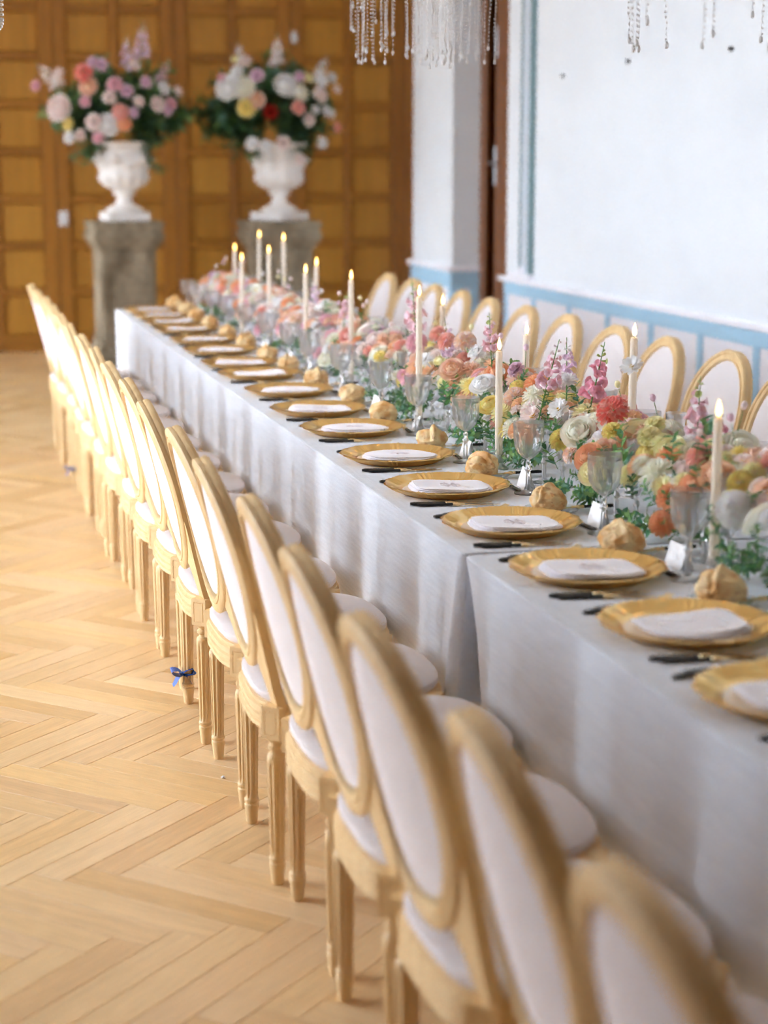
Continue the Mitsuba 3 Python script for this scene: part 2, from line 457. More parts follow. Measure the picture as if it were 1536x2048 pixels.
def chair_parts():
    n = 88
    t = np.arange(n) / n * 2 * PI
    prof = [(0, -.011), (.003, -.018), (.013, -.019), (.016, -.015), (.019, -.019), (.037, -.018), (.042, -.013), (.042, -.004), (.0395, -.001), (.0395, .001), (.042, .004), (.042, .015), (.037, .021), (.027, .021), (.024, .016), (.010, .016), (.008, .021), (.003, .020), (0, .013)]
    nx, ny = np.cos(t) / OA, np.sin(t) / OB
    ln = np.hypot(nx, ny)
    nx, ny = nx / ln, ny / ln
    rings = []
    for i in range(n):
        rings.append([(OA * math.cos(t[i]) + nx[i] * (r - .042), OV + OB * math.sin(t[i]) + ny[i] * (r - .042), w) for r, w in prof])
    rings = np.array(rings)
    frame = loft(rings.reshape(n, len(prof), 3), True, closed_v=True)
    frame = (back_map(frame[0]), frame[1][:, ::-1])
    pad = []
    rs = [0, .35, .65, .85, .95, 1.0]
    a, b = OA - .040, OB - .040
    def disc(sign, base, dome):
        v = [(0, OV, base + sign * dome)]
        for r in rs[1:]:
            e = ell(a * r, b * r, 48) * [1, .97] + [0, .007]
            v += [(x, OV + y, base + sign * dome * (1 - r ** 3)) for x, y in e]
        f = [(0, 1 + (j + 1) % 48, 1 + j) if sign < 0 else (0, 1 + j, 1 + (j + 1) % 48) for j in range(48)]
        for k in range(len(rs) - 2):
            o = 1 + k * 48
            for j in range(48):
                q = (o + j, o + 48 + j, o + 48 + (j + 1) % 48, o + (j + 1) % 48)
                q = q if sign > 0 else q[::-1]
                f += [(q[0], q[1], q[2]), (q[0], q[2], q[3])]
        return np.array(v, float), np.array(f)
    front, rear = disc(1, .009, .016), disc(-1, -.008, .007)
    pad = cat([(back_map(front[0]), front[1]), (back_map(rear[0]), rear[1])])
    # brackets that carry the oval on the rear blocks
    from shapely.geometry import Polygon
    br = []
    for s in (1, -1):
        poly = Polygon([(.180, .0), (.222, .0), (.222, .05), (.228, .12), (.240, .23), (.228, .25), (.206, .205), (.176, .16), (.140, .128), (.120, .115), (.146, .095), (.168, .05)])
        mesh = trimesh.creation.extrude_polygon(poly, .022, engine='earcut')
        v = np.array(mesh.vertices) - [0, 0, .011]
        v[:, 0] *= s
        f = np.array(mesh.faces)
        br.append((back_map(v), f if s > 0 else f[:, ::-1]))
    frame = cat([frame] + br)
    # seat outline
    ts = np.arange(72) / 72 * 2 * PI
    def outline(off):
        c, s = np.cos(ts), np.sin(ts)
        ax = np.where(c > 0, .215, .246)
        x = .2 + np.sign(c) * ax * np.abs(c) ** np.where(c > 0, .72, .56)
        y = .240 * np.sign(s) * np.abs(s) ** np.where(c > 0, .72, .56)
        p = np.stack([x, y], 1)
        d = np.roll(p, -1, 0) - np.roll(p, 1, 0)
        nn = np.stack([d[:, 1], -d[:, 0]], 1)
        nn /= np.linalg.norm(nn, axis=1, keepdims=True)
        return p + nn * off
    rp = [(-.022, .362), (-.004, .362), (.001, .365), (.005, .369), (.005, .378), (-.001, .382), (-.001, .384), (.005, .388), (.006, .398), (0, .402), (0, .404), (.006, .408), (.006, .420), (-.001, .424), (.001, .429), (0, .434), (-.022, .434)]
    rr = [np.column_stack([outline(o), np.full(72, z)]) for o, z in rp]
    rail = loft(rr, True, closed_v=True)
    cp = [(-.010, .434), (-.002, .444), (-.003, .456), (-.014, .463), (-.04, .468)]
    cr = [np.column_stack([outline(o), np.full(72, z)]) for o, z in cp]
    o0 = outline(-.04)
    for s, z in ((.7, .472), (.4, .4745), (.12, .475)):
        cr.append(np.column_stack([(o0 - [.2, 0]) * s + [.2, 0], np.full(72, z)]))
    seat = loft(cr, True, cap1=True)
    # fluted leg with a turned neck and a block
    def mod(r, z, t):
        if .07 < z < .305:
            k = min(1, (z - .07) / .012, (.305 - z) / .012)
            return r - .0034 * k * np.clip(1.25 * np.abs(np.cos(5 * t)) ** 2.2, 0, 1)
        return np.full(len(t), r)
    lp = [(0.0122, 0), (0.0145, .004), (0.0157, .02), (0.0174, .040), (0.0191, .044), (0.0191, .052), (0.0168, .055), (0.0168, .058), (0.0191, .061), (0.0191, .066), (0.0168, .069), (0.0168, .072), (0.0171, .083), (0.0191, .18), (0.0216, .292), (0.0218, .304),
          (0.0218, .312), (0.0197, .319), (0.0139, .324), (0.0139, .329), (0.0191, .333), (0.0191, .340), (0.0145, .344), (0.0145, .348), (0.0197, .353), (0.0209, .360)]
    shaft = lathe(lp, 80, mod, cap0=True, cap1=True)
    blk = m3.Manifold.cube([.046, .050, .078], True).translate([0, 0, .397])
    ring = m3.Manifold.cube([.004, .034, .058], True) - m3.Manifold.cube([.005, .030, .054], True)
    blk = blk - ring.translate([-.023, 0, .397])
    mm = blk.to_mesh()
    leg = cat([shaft, (np.array(mm.vert_properties[:, :3]), np.array(mm.tri_verts))])
    legp = mikit.ply(leg, 'chair_wood', 35)
    parts = [('backrest', mikit.ply(frame, 'chair_wood', 40), None, 'oval wooden frame'), ('back_pad', mikit.ply(pad, 'chair_fabric', 40), None, 'off-white upholstered oval'),
             ('seat_rail', mikit.ply(rail, 'chair_wood', 40), None, None), ('seat', mikit.ply(seat, 'chair_fabric', 50), None, 'off-white upholstered cushion')]
    for x, y, r in ((-.006, -.203, PI / 4), (-.006, .203, -PI / 4), (.365, -.195, 2.5), (.365, .195, -2.5)):
        parts.append(('leg', legp, M((x, y, 0), rz=r), None))
    return parts


CHAIR = chair_parts()
LEFT = [1.53, 2.05, 2.58, 3.09, 3.61, 4.12, 4.645, 5.195, 5.76, 6.27, 6.79, 7.32, 7.84, 8.37, 8.90, 9.43, 9.96, 10.48]
RIGHT = [5.0, 5.53, 6.07, 6.63, 7.15, 7.75, 8.27, 8.83, 9.38, 9.90, 10.42, 10.94]
for i, y in enumerate(LEFT):
    template(CHAIR, 'dining_chair', M((.780 + rng.normal(0, .006), y, 0), rz=rng.normal(0, .025)),
             f'oval-backed wooden chair with off-white upholstery, {ONES[i]} from the camera in the left row', 'chair', 'chairs along the left side of the table')
for i, y in enumerate(RIGHT):
    template(CHAIR, 'dining_chair', M((2.745 + rng.normal(0, .008), y, 0), rz=PI + rng.normal(0, .03)),
             f'oval-backed wooden chair beyond the flowers, {ONES[i]} from the right edge along the wall', 'chair', 'chairs along the wall side of the table')

# ------------------------------------------------------------------ tablecloths
TX0, TX1, TZ = 1.222, 2.30, 0.755


def drape(y0, y1, seed, near_pull, far_pull):
    r = .022
    pts, nrm, side = [], [], []
    def line(a, b, n, step, s):
        k = max(2, int(np.hypot(b[0] - a[0], b[1] - a[1]) / step))
        for q in range(k):
            f = q / k
            pts.append((a[0] + (b[0] - a[0]) * f, a[1] + (b[1] - a[1]) * f)); nrm.append(n); side.append(s)
    def corner(c, a0):
        for q in range(6):
            a = a0 + (q / 6) * PI / 2
            pts.append((c[0] + r * math.cos(a), c[1] + r * math.sin(a))); nrm.append((math.cos(a), math.sin(a))); side.append(9)
    # counter-clockwise from the near left corner
    corner((TX0 + r, y0 + r), PI); line((TX0 + r, y0), (TX1 - r, y0), (0, -1), .03, 1)
    corner((TX1 - r, y0 + r), 1.5 * PI); line((TX1, y0 + r), (TX1, y1 - r), (1, 0), .04, 2)
    corner((TX1 - r, y1 - r), 0); line((TX1 - r, y1), (TX0 + r, y1), (0, 1), .03, 3)
    corner((TX0 + r, y1 - r), PI / 2); line((TX0, y1 - r), (TX0, y0 + r), (-1, 0), .02, 4)
    P, N = np.array(pts), np.array(nrm)
    s = np.concatenate([[0], np.cumsum(np.hypot(*np.diff(P, axis=0).T))])
    # soft folds that deepen toward the hem
    w = sum(a * np.sin(s * f + p) for a, f, p in [(.5, 3.1, seed), (.35, 7.3, 2 * seed), (.3, 13.7, 3.1 * seed)])
    w += 0.9 * (meshkit.noise(np.stack([s * 2.3, s * 0 + seed, s * 0], 1)) - .5) * 2
    w2 = (meshkit.noise(np.stack([s * 14, s * 0 + seed, s * 0 + 3], 1)) - .5) * 2
    rings = []
    # the top, from the centre out
    c = np.array([(TX0 + TX1) / 2, (y0 + y1) / 2])
    for k in (0.3, 0.8):
        rings.append(np.column_stack([c + (P - c) * [k, 1 - .02 * (1 - k)] , np.full(len(P), TZ)]))
    rings.append(np.column_stack([P - N * .006, np.full(len(P), TZ)]))
    for a in (30, 60, 90):
        a = math.radians(a)
        rings.append(np.column_stack([P - N * .006 * (1 - math.sin(a)), np.full(len(P), TZ - .006 * (1 - math.cos(a)))]))
    for z in (.72, .66, .58, .5, .42, .34, .26, .18, .1, .03):
        d = (TZ - z) / TZ
        off = np.minimum((.010 * w + .004 * w2) * d ** 0.9, .012) + .002 * d
        q = P + N * off[:, None]
        # at the joint one cloth's corner swings out in a cone, the other's draws back
        for flare, ye, sg in ((near_pull, y0, 1), (far_pull, y1, -1)):
            if flare:
                g = np.exp(-np.abs(P[:, 1] - ye) / .06) * np.exp(-np.abs(P[:, 0] - TX0) / .07)
                q[:, 0] -= flare * d * g
                if flare > 0:
                    q[:, 1] += np.where(np.abs(P[:, 1] - ye) < .02, -.05 * d * np.sin(np.clip((P[:, 0] - TX0) / .10, 0, 1) * 2 * PI), 0)
                else:
                    q[:, 1] -= .10 * d * g
        rings.append(np.column_stack([q, np.full(len(P), z)]))
    return loft(rings, True, cap0=True)


for (a, b, sd, npull, fpull, lab) in ((3.975, 11.45, 1.3, .10, 0, 'pale grey linen tablecloth on the long far length of the banquet table'),
                                      (0.55, 3.955, 4.1, 0, -.14, 'pale grey linen tablecloth on the near length of the banquet table')):
    v, f = drape(a, b, sd, npull, fpull)
    add(name('tablecloth'), mikit.ply((v, f[:, ::-1]), 'linen', 50), label=lab, cat='tablecloth', group='tablecloths on the banquet table')


# ------------------------------------------------------------------ place settings
def gadroon(r, z, t):
    if r < .136:
        return np.full(len(t), r)
    k = np.clip((r - .136) / .03, 0, 1)
    reed = np.clip((np.cos(8 * t + .6) - .1) * 3, 0, 1)
    return r * (1 + .012 * k * np.cos(16 * t)) + .0020 * reed * k * np.cos(64 * t)


def plate_parts():
    rim = [(.126, .0075), (.129, .0079), (.133, .0095), (.138, .0118), (.143, .0142), (.148, .0166), (.153, .0190), (.158, .0213), (.163, .0236), (.168, .0258), (.1725, .0274), (.1755, .0268), (.1755, .0242), (.168, .0205), (.152, .0130), (.138, .0060), (.130, .0018), (.120, .001), (.120, .005)]
    def zmod(v):
        r = np.hypot(v[:, 0], v[:, 1]); t = np.arctan2(v[:, 1], v[:, 0])
        k = np.clip((r - .136) / .006, 0, 1) * np.clip((.1725 - r) / .004, 0, 1)
        reed = np.clip((np.cos(8 * t + .6) - .1) * 3, 0, 1)
        v[:, 2] += k * (.0028 * reed * np.cos(64 * t) + .0022 * (1 - reed) * np.cos(16 * t)) * (v[:, 2] > .012)
        return v
    rm = lathe(rim, 448, gadroon, closed=True)
    rm = (zmod(rm[0]), rm[1])
    well = lathe([(0.0, .0068), (.06, .0068), (.1275, .0072)], 48, cap0=True)
    return mikit.ply(rm, 'gold', 40), mikit.ply(well, 'plate_well', True)


def napkin_mesh(seed):
    """Three soft layers of a folded napkin."""
    out = []
    r = np.random.default_rng(seed)
    for k in range(3):
        L, W = .114 - .004 * k, .088 - .004 * k
        n = 64
        t = np.arange(n) / n * 2 * PI
        x = L * np.sign(np.cos(t)) * np.abs(np.cos(t)) ** .62
        y = W * np.sign(np.sin(t)) * np.abs(np.sin(t)) ** .62
        x = x + .004 * np.sin(3 * t + seed + k); y = y + .003 * np.cos(2 * t + seed * 2 + k)
        h = .0036
        z0 = k * h
        def zz(px, py):
            return .003 * np.sin(px * 22 + seed + k * .5) + .002 * np.sin(py * 40 + seed * 3) + .005 * np.clip(px / .118, -1, 1) ** 2
        rings = []
        for s, dz in ((.96, 0), (.985, .0012), (.985, .0026), (.95, h), (.6, h), (.25, h)):
            rings.append(np.column_stack([x * s, y * s, z0 + dz + zz(x * s, y * s)]))
        out.append(loft(rings, True, True, True))
    return cat(out)


def monogram_mesh(seed):
    pts = []
    for a in np.linspace(0, 2 * PI, 40):
        pts.append((.018 * math.sin(a), .022 * math.sin(2 * a), 0))
    top = lambda p: .0108 + .003 * np.sin(p[0] * 22 + seed + 1) + .002 * np.sin(p[1] * 40 + seed * 3) + .005 * (p[0] / .118) ** 2 + .0008
    a = np.array([(x, y, top((x, y))) for x, y, _ in pts])
    b = np.array([(x * 1.6, y * .5, top((x * 1.6, y * .5))) for x, y, _ in pts])
    return cat([tube(a, .0013, 6, False), tube(b, .0011, 6, False)])


def roll_mesh(seed):
    m = trimesh.creation.icosphere(4)
    v = np.array(m.vertices)
    r = np.random.default_rng(seed)
    n = meshkit.fbm(v * 1.6 + seed * 7.1, 3, seed) - .5
    ridge = np.exp(-((v[:, 0] + .25 * v[:, 1] - .1 * math.sin(seed)) / .16) ** 2) * (v[:, 2] > 0)
    groove = np.exp(-((v[:, 0] + .25 * v[:, 1] - .26 - .1 * math.sin(seed)) / .09) ** 2) * (v[:, 2] > .1)
    s = 1 + .42 * n + .20 * ridge - .12 * groove
    v = v * s[:, None] * [.051, .046, .043]
    v[:, 2] = np.where(v[:, 2] < -.018, -.018 + (v[:, 2] + .018) * .25, v[:, 2])
    v[:, 2] -= v[:, 2].min()
    return v, np.array(m.faces)


def handle(l):
    return [(0, 0), (.0055, .001), (.0078, .010), (.0075, l * .35), (.0062, l * .8), (.0066, l - .004), (.0055, l)]


def along_x(mesh, flat=.62):
    v, f = mesh
    return np.stack([v[:, 2], v[:, 1], v[:, 0] * flat], 1), f


def cutlery():
    """Handle from x = 0, head toward +x, resting on z = 0."""
    out = {}
    for kind, L, hl in (('knife', .225, .098), ('butter_knife', .165, .085), ('fork', .205, .098), ('dessert_spoon', .185, .088)):
        h = along_x(lathe(handle(hl), 16, cap0=True, cap1=True))
        h = (h[0] + [0, 0, .005], h[1])
        col = along_x(lathe([(.0045, 0), (.0078, .002), (.0078, .005), (.0055, .008), (.0085, .012), (.0082, .018), (.0045, .024), (.0035, .034)], 16, cap0=True, cap1=True), .6)
        col = (col[0] + [hl - .002, 0, .005], col[1])
        x0 = hl + .026
        if 'knife' in kind:
            n = 14
            xs = np.linspace(x0, L, n)
            q = (xs - x0) / (L - x0)
            up = .0045 + .0065 * np.sin(np.clip(q * 1.25, 0, 1) * PI) ** .6 * (1 - q ** 6)
            rings = [np.array([(x, -.004 + .002 * k, .0028), (x, -.004, .0044), (x, u, .0036), (x, u, .0032)]) for x, u, k in zip(xs, up, q)]
            head = loft(rings, True, True, True)
        elif kind == 'fork':
            def strip(y0a, y1a, xa, xb, n=6, z=None):
                xs = np.linspace(xa, xb, n)
                rings = []
                for x in xs:
                    k = (x - xa) / (xb - xa)
                    zz = z(x)
                    a, b = y0a(k), y1a(k)
                    rings.append(np.array([(x, a, zz), (x, b, zz), (x, b, zz + .0022), (x, a, zz + .0022)]))
                return loft(rings, True, True, True)
            zf = lambda x: .0045 - .004 * math.sin(PI * np.clip((x - x0) / (L - x0), 0, 1)) + .008 * np.clip((x - x0) / (L - x0), 0, 1) ** 3
            body = [strip(lambda k: -.003 - .008 * k, lambda k: .003 + .008 * k, x0, x0 + .028, 6, zf)]
            for c in (-.0092, -.0031, .0031, .0092):
                body.append(strip(lambda k, c=c: c - .0018 + .0008 * k, lambda k, c=c: c + .0018 - .0008 * k, x0 + .027, L, 7, zf))
            head = cat(body)
        else:
            neck = tube([(x0 - .004, 0, .005), (x0 + .02, 0, .006), (x0 + .032, 0, .004)], [.0035, .003, .004], 8)
            g = []
            cx = x0 + .052
            for s in (1, .8, .5, .2):
                e = ell(.026 * s, .018 * s, 24)
                g.append(np.column_stack([e + [cx, 0], np.full(24, .0075 - .0065 * (1 - s ** 2))]))
            o = [a + [0, 0, .0012] for a in g]
            head = cat([neck, loft(g, True, False, True), loft(o, True, False, True), loft([g[0], o[0]], True)])
        out[kind] = [('handle', mikit.ply(h, 'black_resin', 40), None, 'black handle'), ('collar', mikit.ply(col, 'pale_gold', 40), None, None), ('blade' if 'knife' in kind else 'tines' if kind == 'fork' else 'bowl', mikit.ply(head, 'pale_gold', 40), None, None)]
    return out


def cut(r, z, t, z0, z1, n, depth):
    if z0 < z < z1:
        k = min(1, (z - z0) / .008, (z1 - z) / .008)
        return r - depth * k * np.abs(np.cos(n * t / 2)) ** 1.0
    return np.full(len(t), r)


def glass(kind):
    if kind == 'wine':
        H, R, zb, foot = .178, .038, .088, .034
        bowl = [(.004, .084), (.014, .090), (.027, .102), (.0345, .118), (.0370, .136), (.0375, .155), (R, .178)]
    elif kind == 'water':
        H, R, zb, foot = .158, .034, .078, .031
        bowl = [(.004, .074), (.013, .080), (.025, .091), (.031, .105), (.0330, .122), (.0335, .140), (R, .158)]
    else:
        H, R, zb, foot = .192, .026, .070, .030
        bowl = [(.004, .064), (.011, .070), (.0165, .085), (.0195, .110), (.0220, .140), (.0240, .170), (R, .192)]
    stem_top = bowl[0][1]
    outer = [(0.0, 0.0), (foot, 0.0), (foot, .002), (foot * .6, .005), (.0075, .009), (.0052, .016), (.0062, stem_top * .45), (.0052, stem_top * .62), (.0092, stem_top * .72), (.0055, stem_top * .84), (.007, stem_top * .95)] + [(r, z) for r, z in bowl[1:]]
    inner = [(r - .0034 + .0016 * (z > bowl[-1][1] - .01) if z > stem_top + .02 else r * .76, z + (0 if z > stem_top + .02 else .003)) for r, z in bowl[1:]][::-1] + [(0.0, stem_top + .007)]
    z0, z1 = bowl[1][1], bowl[-1][1] - .022
    bowl = [(r * 1.13, z * 1.13) for r, z in bowl]
    outer = [(r * 1.13, z * 1.13) for r, z in outer]
    H, stem_top, z0, z1 = H * 1.13, stem_top * 1.13, z0 * 1.13, z1 * 1.13
    n = 96
    zs = np.linspace(bowl[0][1], H, 40)
    rr = np.interp(zs, [q[1] for q in bowl], [q[0] for q in bowl])
    def mod(r, z, t):
        if not z0 < z < z1:
            return np.full(len(t), r)
        q = (z - z0) / (z1 - z0)
        a = np.abs(np.mod(12 * t / (2 * PI) + .5, 1) * 2 - 1)
        k = min(1, q / .12, (1 - q) / .10)
        fan = np.abs(np.mod(24 * t / (2 * PI) + 2.2 * abs(q - .5), 1) * 2 - 1) * np.clip(1 - abs(q - .5) * 1.6, 0, 1)
        return r - k * (.0016 * (1 - a) ** 2 + .0009 * fan)
    wall = .0032
    inn = [(max(r - wall * (1 if z < H - .012 else .55), .0), max(z, stem_top + .006)) for r, z in zip(rr, zs)][::-1]
    inn = [q for q in inn if q[0] > .003] + [(0.0, stem_top + .007)]
    bv, bf = lathe(list(zip(rr, zs)) + inn, n, lambda r, z, t: mod(r, z, t))
    m2 = (len(zs)) * n
    plain = lathe(inn, n)
    bv[m2:] = plain[0]
    bv = np.vstack([bv, [[0, 0, zs[0]]]])
    q = np.arange(n)
    bf = np.vstack([bf, np.stack([(q + 1) % n, q, q * 0 + len(bv) - 1], 1)])
    foot_prof = [q for q in outer if q[1] <= stem_top * .96] + [(.0035, stem_top - .0006), (0.0, stem_top - .0006)]
    def smod(r, z, t):
        return r - (.0011 * np.abs(np.cos(3 * t)) if .012 < z and r < .0095 else 0) + np.zeros(len(t))
    sv, sf = lathe(foot_prof, 24, smod)
    return [('bowl', mikit.ply((bv, bf), 'cut_glass', 16), None, 'cut crystal bowl'), ('stem', mikit.ply((sv, sf), 'cut_glass', 30), None, 'faceted stem and foot')]


RIM, WELL = plate_parts()
NAP = [(mikit.ply(napkin_mesh(s), 'napkin_linen', 50), mikit.ply(monogram_mesh(s), 'thread', 60)) for s in (1, 2, 3, 4)]
ROLL = [mikit.ply(roll_mesh(s), 'bread_crust', True) for s in (1, 2, 3, 4, 5)]
CUT = cutlery()
WINE, WATER, FLUTE = glass('wine'), glass('water'), glass('flute')
BREADPLATE = mikit.ply(lathe([(0, 0), (.045, 0), (.06, .003), (.074, .0085), (.075, .0095), (.074, .0105), (.06, .0055), (.045, .0028), (0, .0028)], 48), 'cut_glass', 30)
CARD = mikit.ply(cat([move(box(-.0004, .0004, -.042, .042, 0, .058), M((-.017, 0, 0), ry=.29)), move(box(-.0004, .0004, -.042, .042, 0, .058), M((.017, 0, 0), ry=-.29))]), 'card_paper')
PLATES = [1.62, 2.15, 2.68, 3.165, 3.679, 4.211, 4.758, 5.318, 5.919, 6.427, 7.007, 7.596, 8.044, 8.632, 9.179, 9.788, 10.27, 10.73, 11.22]
ZT = TZ + .0005
GLASSES = []
for i, y in enumerate(PLATES):
    o = ONES[i]
    if y > 11.0:
        y = 11.16
    jit = lambda s: rng.normal(0, s)
    px = 1.424 + jit(.005)
    W = f'at the {o} left setting from the camera'
    template([('rim', RIM, None, 'reeded gold rim'), ('well', WELL, None, 'pale well')], 'charger_plate', M((px, y, ZT), rz=rng.uniform(0, 6)), f'gold rimmed charger plate {W}', 'plate', 'gold charger plates')
    nk = NAP[int(rng.integers(4))]
    template([('cloth', nk[0], None, None), ('embroidery', nk[1], None, 'pale embroidered motif')], 'napkin', M((px + .008, y - .004, ZT + .0095), rz=jit(.07) + .03), f'folded white napkin lying on the gold plate {W}', 'napkin', 'folded napkins')
    bx, by = 1.588 + jit(.006), y + .195 + jit(.008)
    if by > 11.36:
        by = 11.35
    add(name('bread_plate'), BREADPLATE, M((bx + .01, by, ZT)), f'small clear glass bread plate under the roll {W}', 'plate', 'glass bread plates')
    add(name('bread_roll'), ROLL[int(rng.integers(5))], M((bx, by, ZT + .0062), rz=rng.uniform(0, 6.28), s=rng.uniform(.92, 1.08)), f'crusty golden bread roll {W}', 'bread', 'bread rolls')
    template(CUT['butter_knife'], 'butter_knife', M((bx + .175, by - .032, ZT + .010), rz=PI + .02 + jit(.04), ry=0.0), f'black handled butter knife beside the bread roll {W}', 'knife', 'butter knives')
    for q, (dx, dy, rz) in enumerate(((-.155, -.172, -.10), (-.140, -.193, -.11))):
        template(CUT['knife'], 'table_knife', M((px + dx, y + dy + jit(.003), ZT), rz=rz + jit(.03)), f'{"inner" if q == 0 else "outer"} black handled gold knife {W}', 'knife', 'table knives')
    for q, (dx, dy, rz) in enumerate(((-.148, .182, .20), (-.120, .203, .22))):
        if y + dy < 11.40:
            template(CUT['fork'], 'table_fork', M((px + dx, y + dy + jit(.003), ZT), rz=rz + jit(.03)), f'{"inner" if q == 0 else "outer"} black handled gold fork {W}', 'fork', 'table forks')
    template(CUT['dessert_spoon'], 'dessert_spoon', M((1.617 + jit(.005), y - .075 + jit(.008), ZT), rz=PI / 2 + .05 + jit(.05)), f'black handled gold spoon lying above the plate {W}', 'spoon', 'dessert spoons')
    add(name('place_card'), CARD, M((1.655 + jit(.005), y + .005 + jit(.012), ZT), rz=jit(.12)), f'white folded place card behind the plate {W}', 'place card', 'place cards')
    for kind, dx, dy, sh, lab in (('wine_glass', 1.630, -.09, WINE, 'tall cut crystal wine goblet'), ('water_glass', 1.735, .074, WATER, 'smaller cut crystal goblet'), ('champagne_flute', 1.757, -.012, FLUTE, 'cut crystal champagne flute')):
        GLASSES.append((dx, y + dy))
        template(sh, kind, M((dx + jit(.005), y + dy + jit(.008), ZT), rz=rng.uniform(0, 6)), f'{lab} {W}', 'glass', {'wine_glass': 'wine goblets', 'water_glass': 'water goblets', 'champagne_flute': 'champagne flutes'}[kind])
for i, y in enumerate(PLATES[3:]):
    y = min(y, 11.2) - .05
    W = f'beyond the flowers, {ONES[i]} place from the right edge'
    for kind, x, dy, sh, lab in (('wine_glass', 2.035, .10, WINE, 'tall cut crystal wine goblet'), ('water_glass', 1.985, -.01, WATER, 'smaller cut crystal goblet'), ('champagne_flute', 2.05, -.08, FLUTE, 'cut crystal champagne flute')):
        template(sh, kind, M((x + rng.normal(0, .008), y + dy + rng.normal(0, .012), ZT), rz=rng.uniform(0, 6)), f'{lab} {W}', 'glass', {'wine_glass': 'wine goblets', 'water_glass': 'water goblets', 'champagne_flute': 'champagne flutes'}[kind])

# ------------------------------------------------------------------ flowers
C = {'cream': srgb(253, 249, 236), 'white': srgb(254, 252, 250), 'peach': srgb(252, 222, 202), 'coral': srgb(243, 152, 142), 'apricot': srgb(251, 216, 184), 'orange': srgb(250, 200, 160), 'yellow': srgb(253, 236, 168),
     'lemon': srgb(254, 245, 206), 'blush': srgb(253, 238, 234), 'pink': srgb(246, 212, 219), 'mauve': srgb(238, 216, 229), 'salmon': srgb(249, 202, 190), 'deep_pink': srgb(240, 184, 200), 'red': srgb(176, 50, 40)}
GREENS = [srgb(98, 144, 90), srgb(122, 162, 98), srgb(92, 138, 106), srgb(142, 176, 112), srgb(122, 164, 138)]


def petal(L, W, cup=0.2, curl=0.0, point=0.5, nl=3, nw=2, base=.3):
    """A petal from the origin along +x, its face up +z."""
    s = np.linspace(0, 1, nl + 1)
    prof = np.minimum(1, base + (1 - base) * np.sin(np.clip(s / .62, 0, 1) * PI / 2)) * np.where(s > .6, 1 - ((s - .6) / .4) ** 2 * point, 1)
    q = np.linspace(-1, 1, nw + 1)
    x = np.repeat(s[:, None] * L, nw + 1, 1) - (np.abs(q)[None] ** 2) * .08 * L * s[:, None]
    y = prof[:, None] * q[None] * W / 2
    z = cup * W * (q[None] ** 2) * (.3 + .7 * s[:, None]) + curl * L * s[:, None] ** 2
    v = np.stack([x, y, z], -1).reshape(-1, 3)
    f = []
    for i in range(nl):
        for j in range(nw):
            a = i * (nw + 1) + j
            f += [(a, a + nw + 1, a + nw + 2), (a, a + nw + 2, a + 1)]
    return v, np.array(f)


def rot(az, el):
    """Turns +x to azimuth az, elevation el above the xy plane, face turned toward +z."""
    return M(rz=az, ry=-el)


class Bloom:
    def __init__(self, seed):
        self.v, self.f, self.c, self.n, self.r = [], [], [], 0, np.random.default_rng(seed)

    def add(self, mesh, color, jitter=.05):
        self.v.append(mesh[0]); self.f.append(np.asarray(mesh[1]) + self.n); self.n += len(mesh[0])
        col = np.clip(np.array(color) * (1 + self.r.normal(0, jitter)) * (1 + self.r.normal(0, jitter * .4, 3)), 0, .95)
        self.c.append(np.tile(col, (len(mesh[0]), 1)))

    def ply(self, bsdf='petals', smooth=True):
        return mikit.ply((np.vstack(self.v), np.vstack(self.f)), bsdf, smooth, color=np.vstack(self.c))


GA = PI * (3 - math.sqrt(5))


def dahlia(color, seed, tip=None):
    b = Bloom(seed)
    n = 120
    for i in range(n):
        q = (i + .5) / n
        pol = math.radians(6 + 112 * q ** .72)
        r0 = .32 + .12 * q
        L = .34 + .30 * q
        p = petal(L, .20 + .12 * q, .55, .02, .35, 2, 2, .55)
        m = rot(i * GA, PI / 2 - pol) @ M((r0, 0, 0))
        b.add(move(p, m), np.array(color) if tip is None or b.r.random() > .35 else np.array(tip), .06)
    return b.ply()


def mum(color, seed, n=64):
    b = Bloom(seed)
    for i in range(n):
        q = (i + .5) / n
        pol = math.radians(8 + 92 * q ** .8 + b.r.normal(0, 5))
        L = .45 + .5 * q
        p = petal(L, .20 + .06 * q, .35, -.10 + .22 * (1 - q), .5, 3, 2, .5)
        b.add(move(p, rot(i * GA, PI / 2 - pol) @ M((.12, 0, 0))), color, .03)
    return b.ply()


def sphere_patch(R, az, half, top, open_, ruffle, seed, flare=.12):
    """A cupped petal on a sphere of radius R, from the foot of the bloom up to polar angle top."""
    nl, nw = 4, 4
    s, q = np.linspace(0, 1, nl + 1), np.linspace(-1, 1, nw + 1)
    S, Q = np.meshgrid(s, q, indexing='ij')
    pol = math.radians(165) + (top - math.radians(165)) * S * (1 - .12 * Q ** 2 * S)
    w = half * (.45 + .55 * np.sin(np.clip(S * 1.2, 0, 1) * PI / 2))
    a = az + Q * w
    rr = R * (1 + flare * S ** 4 + ruffle * np.sin(Q * 4 + seed) * S ** 2)
    v = np.stack([rr * np.sin(pol) * np.cos(a), rr * np.sin(pol) * np.sin(a), R * .75 * np.cos(pol) * open_ + (1 - R) * .38 - .1 * S ** 6 * (R > .6)], -1)
    f = []
    for i in range(nl):
        for j in range(nw):
            k = i * (nw + 1) + j
            f += [(k, k + nw + 1, k + nw + 2), (k, k + nw + 2, k + 1)]
    return v.reshape(-1, 3), np.array(f)


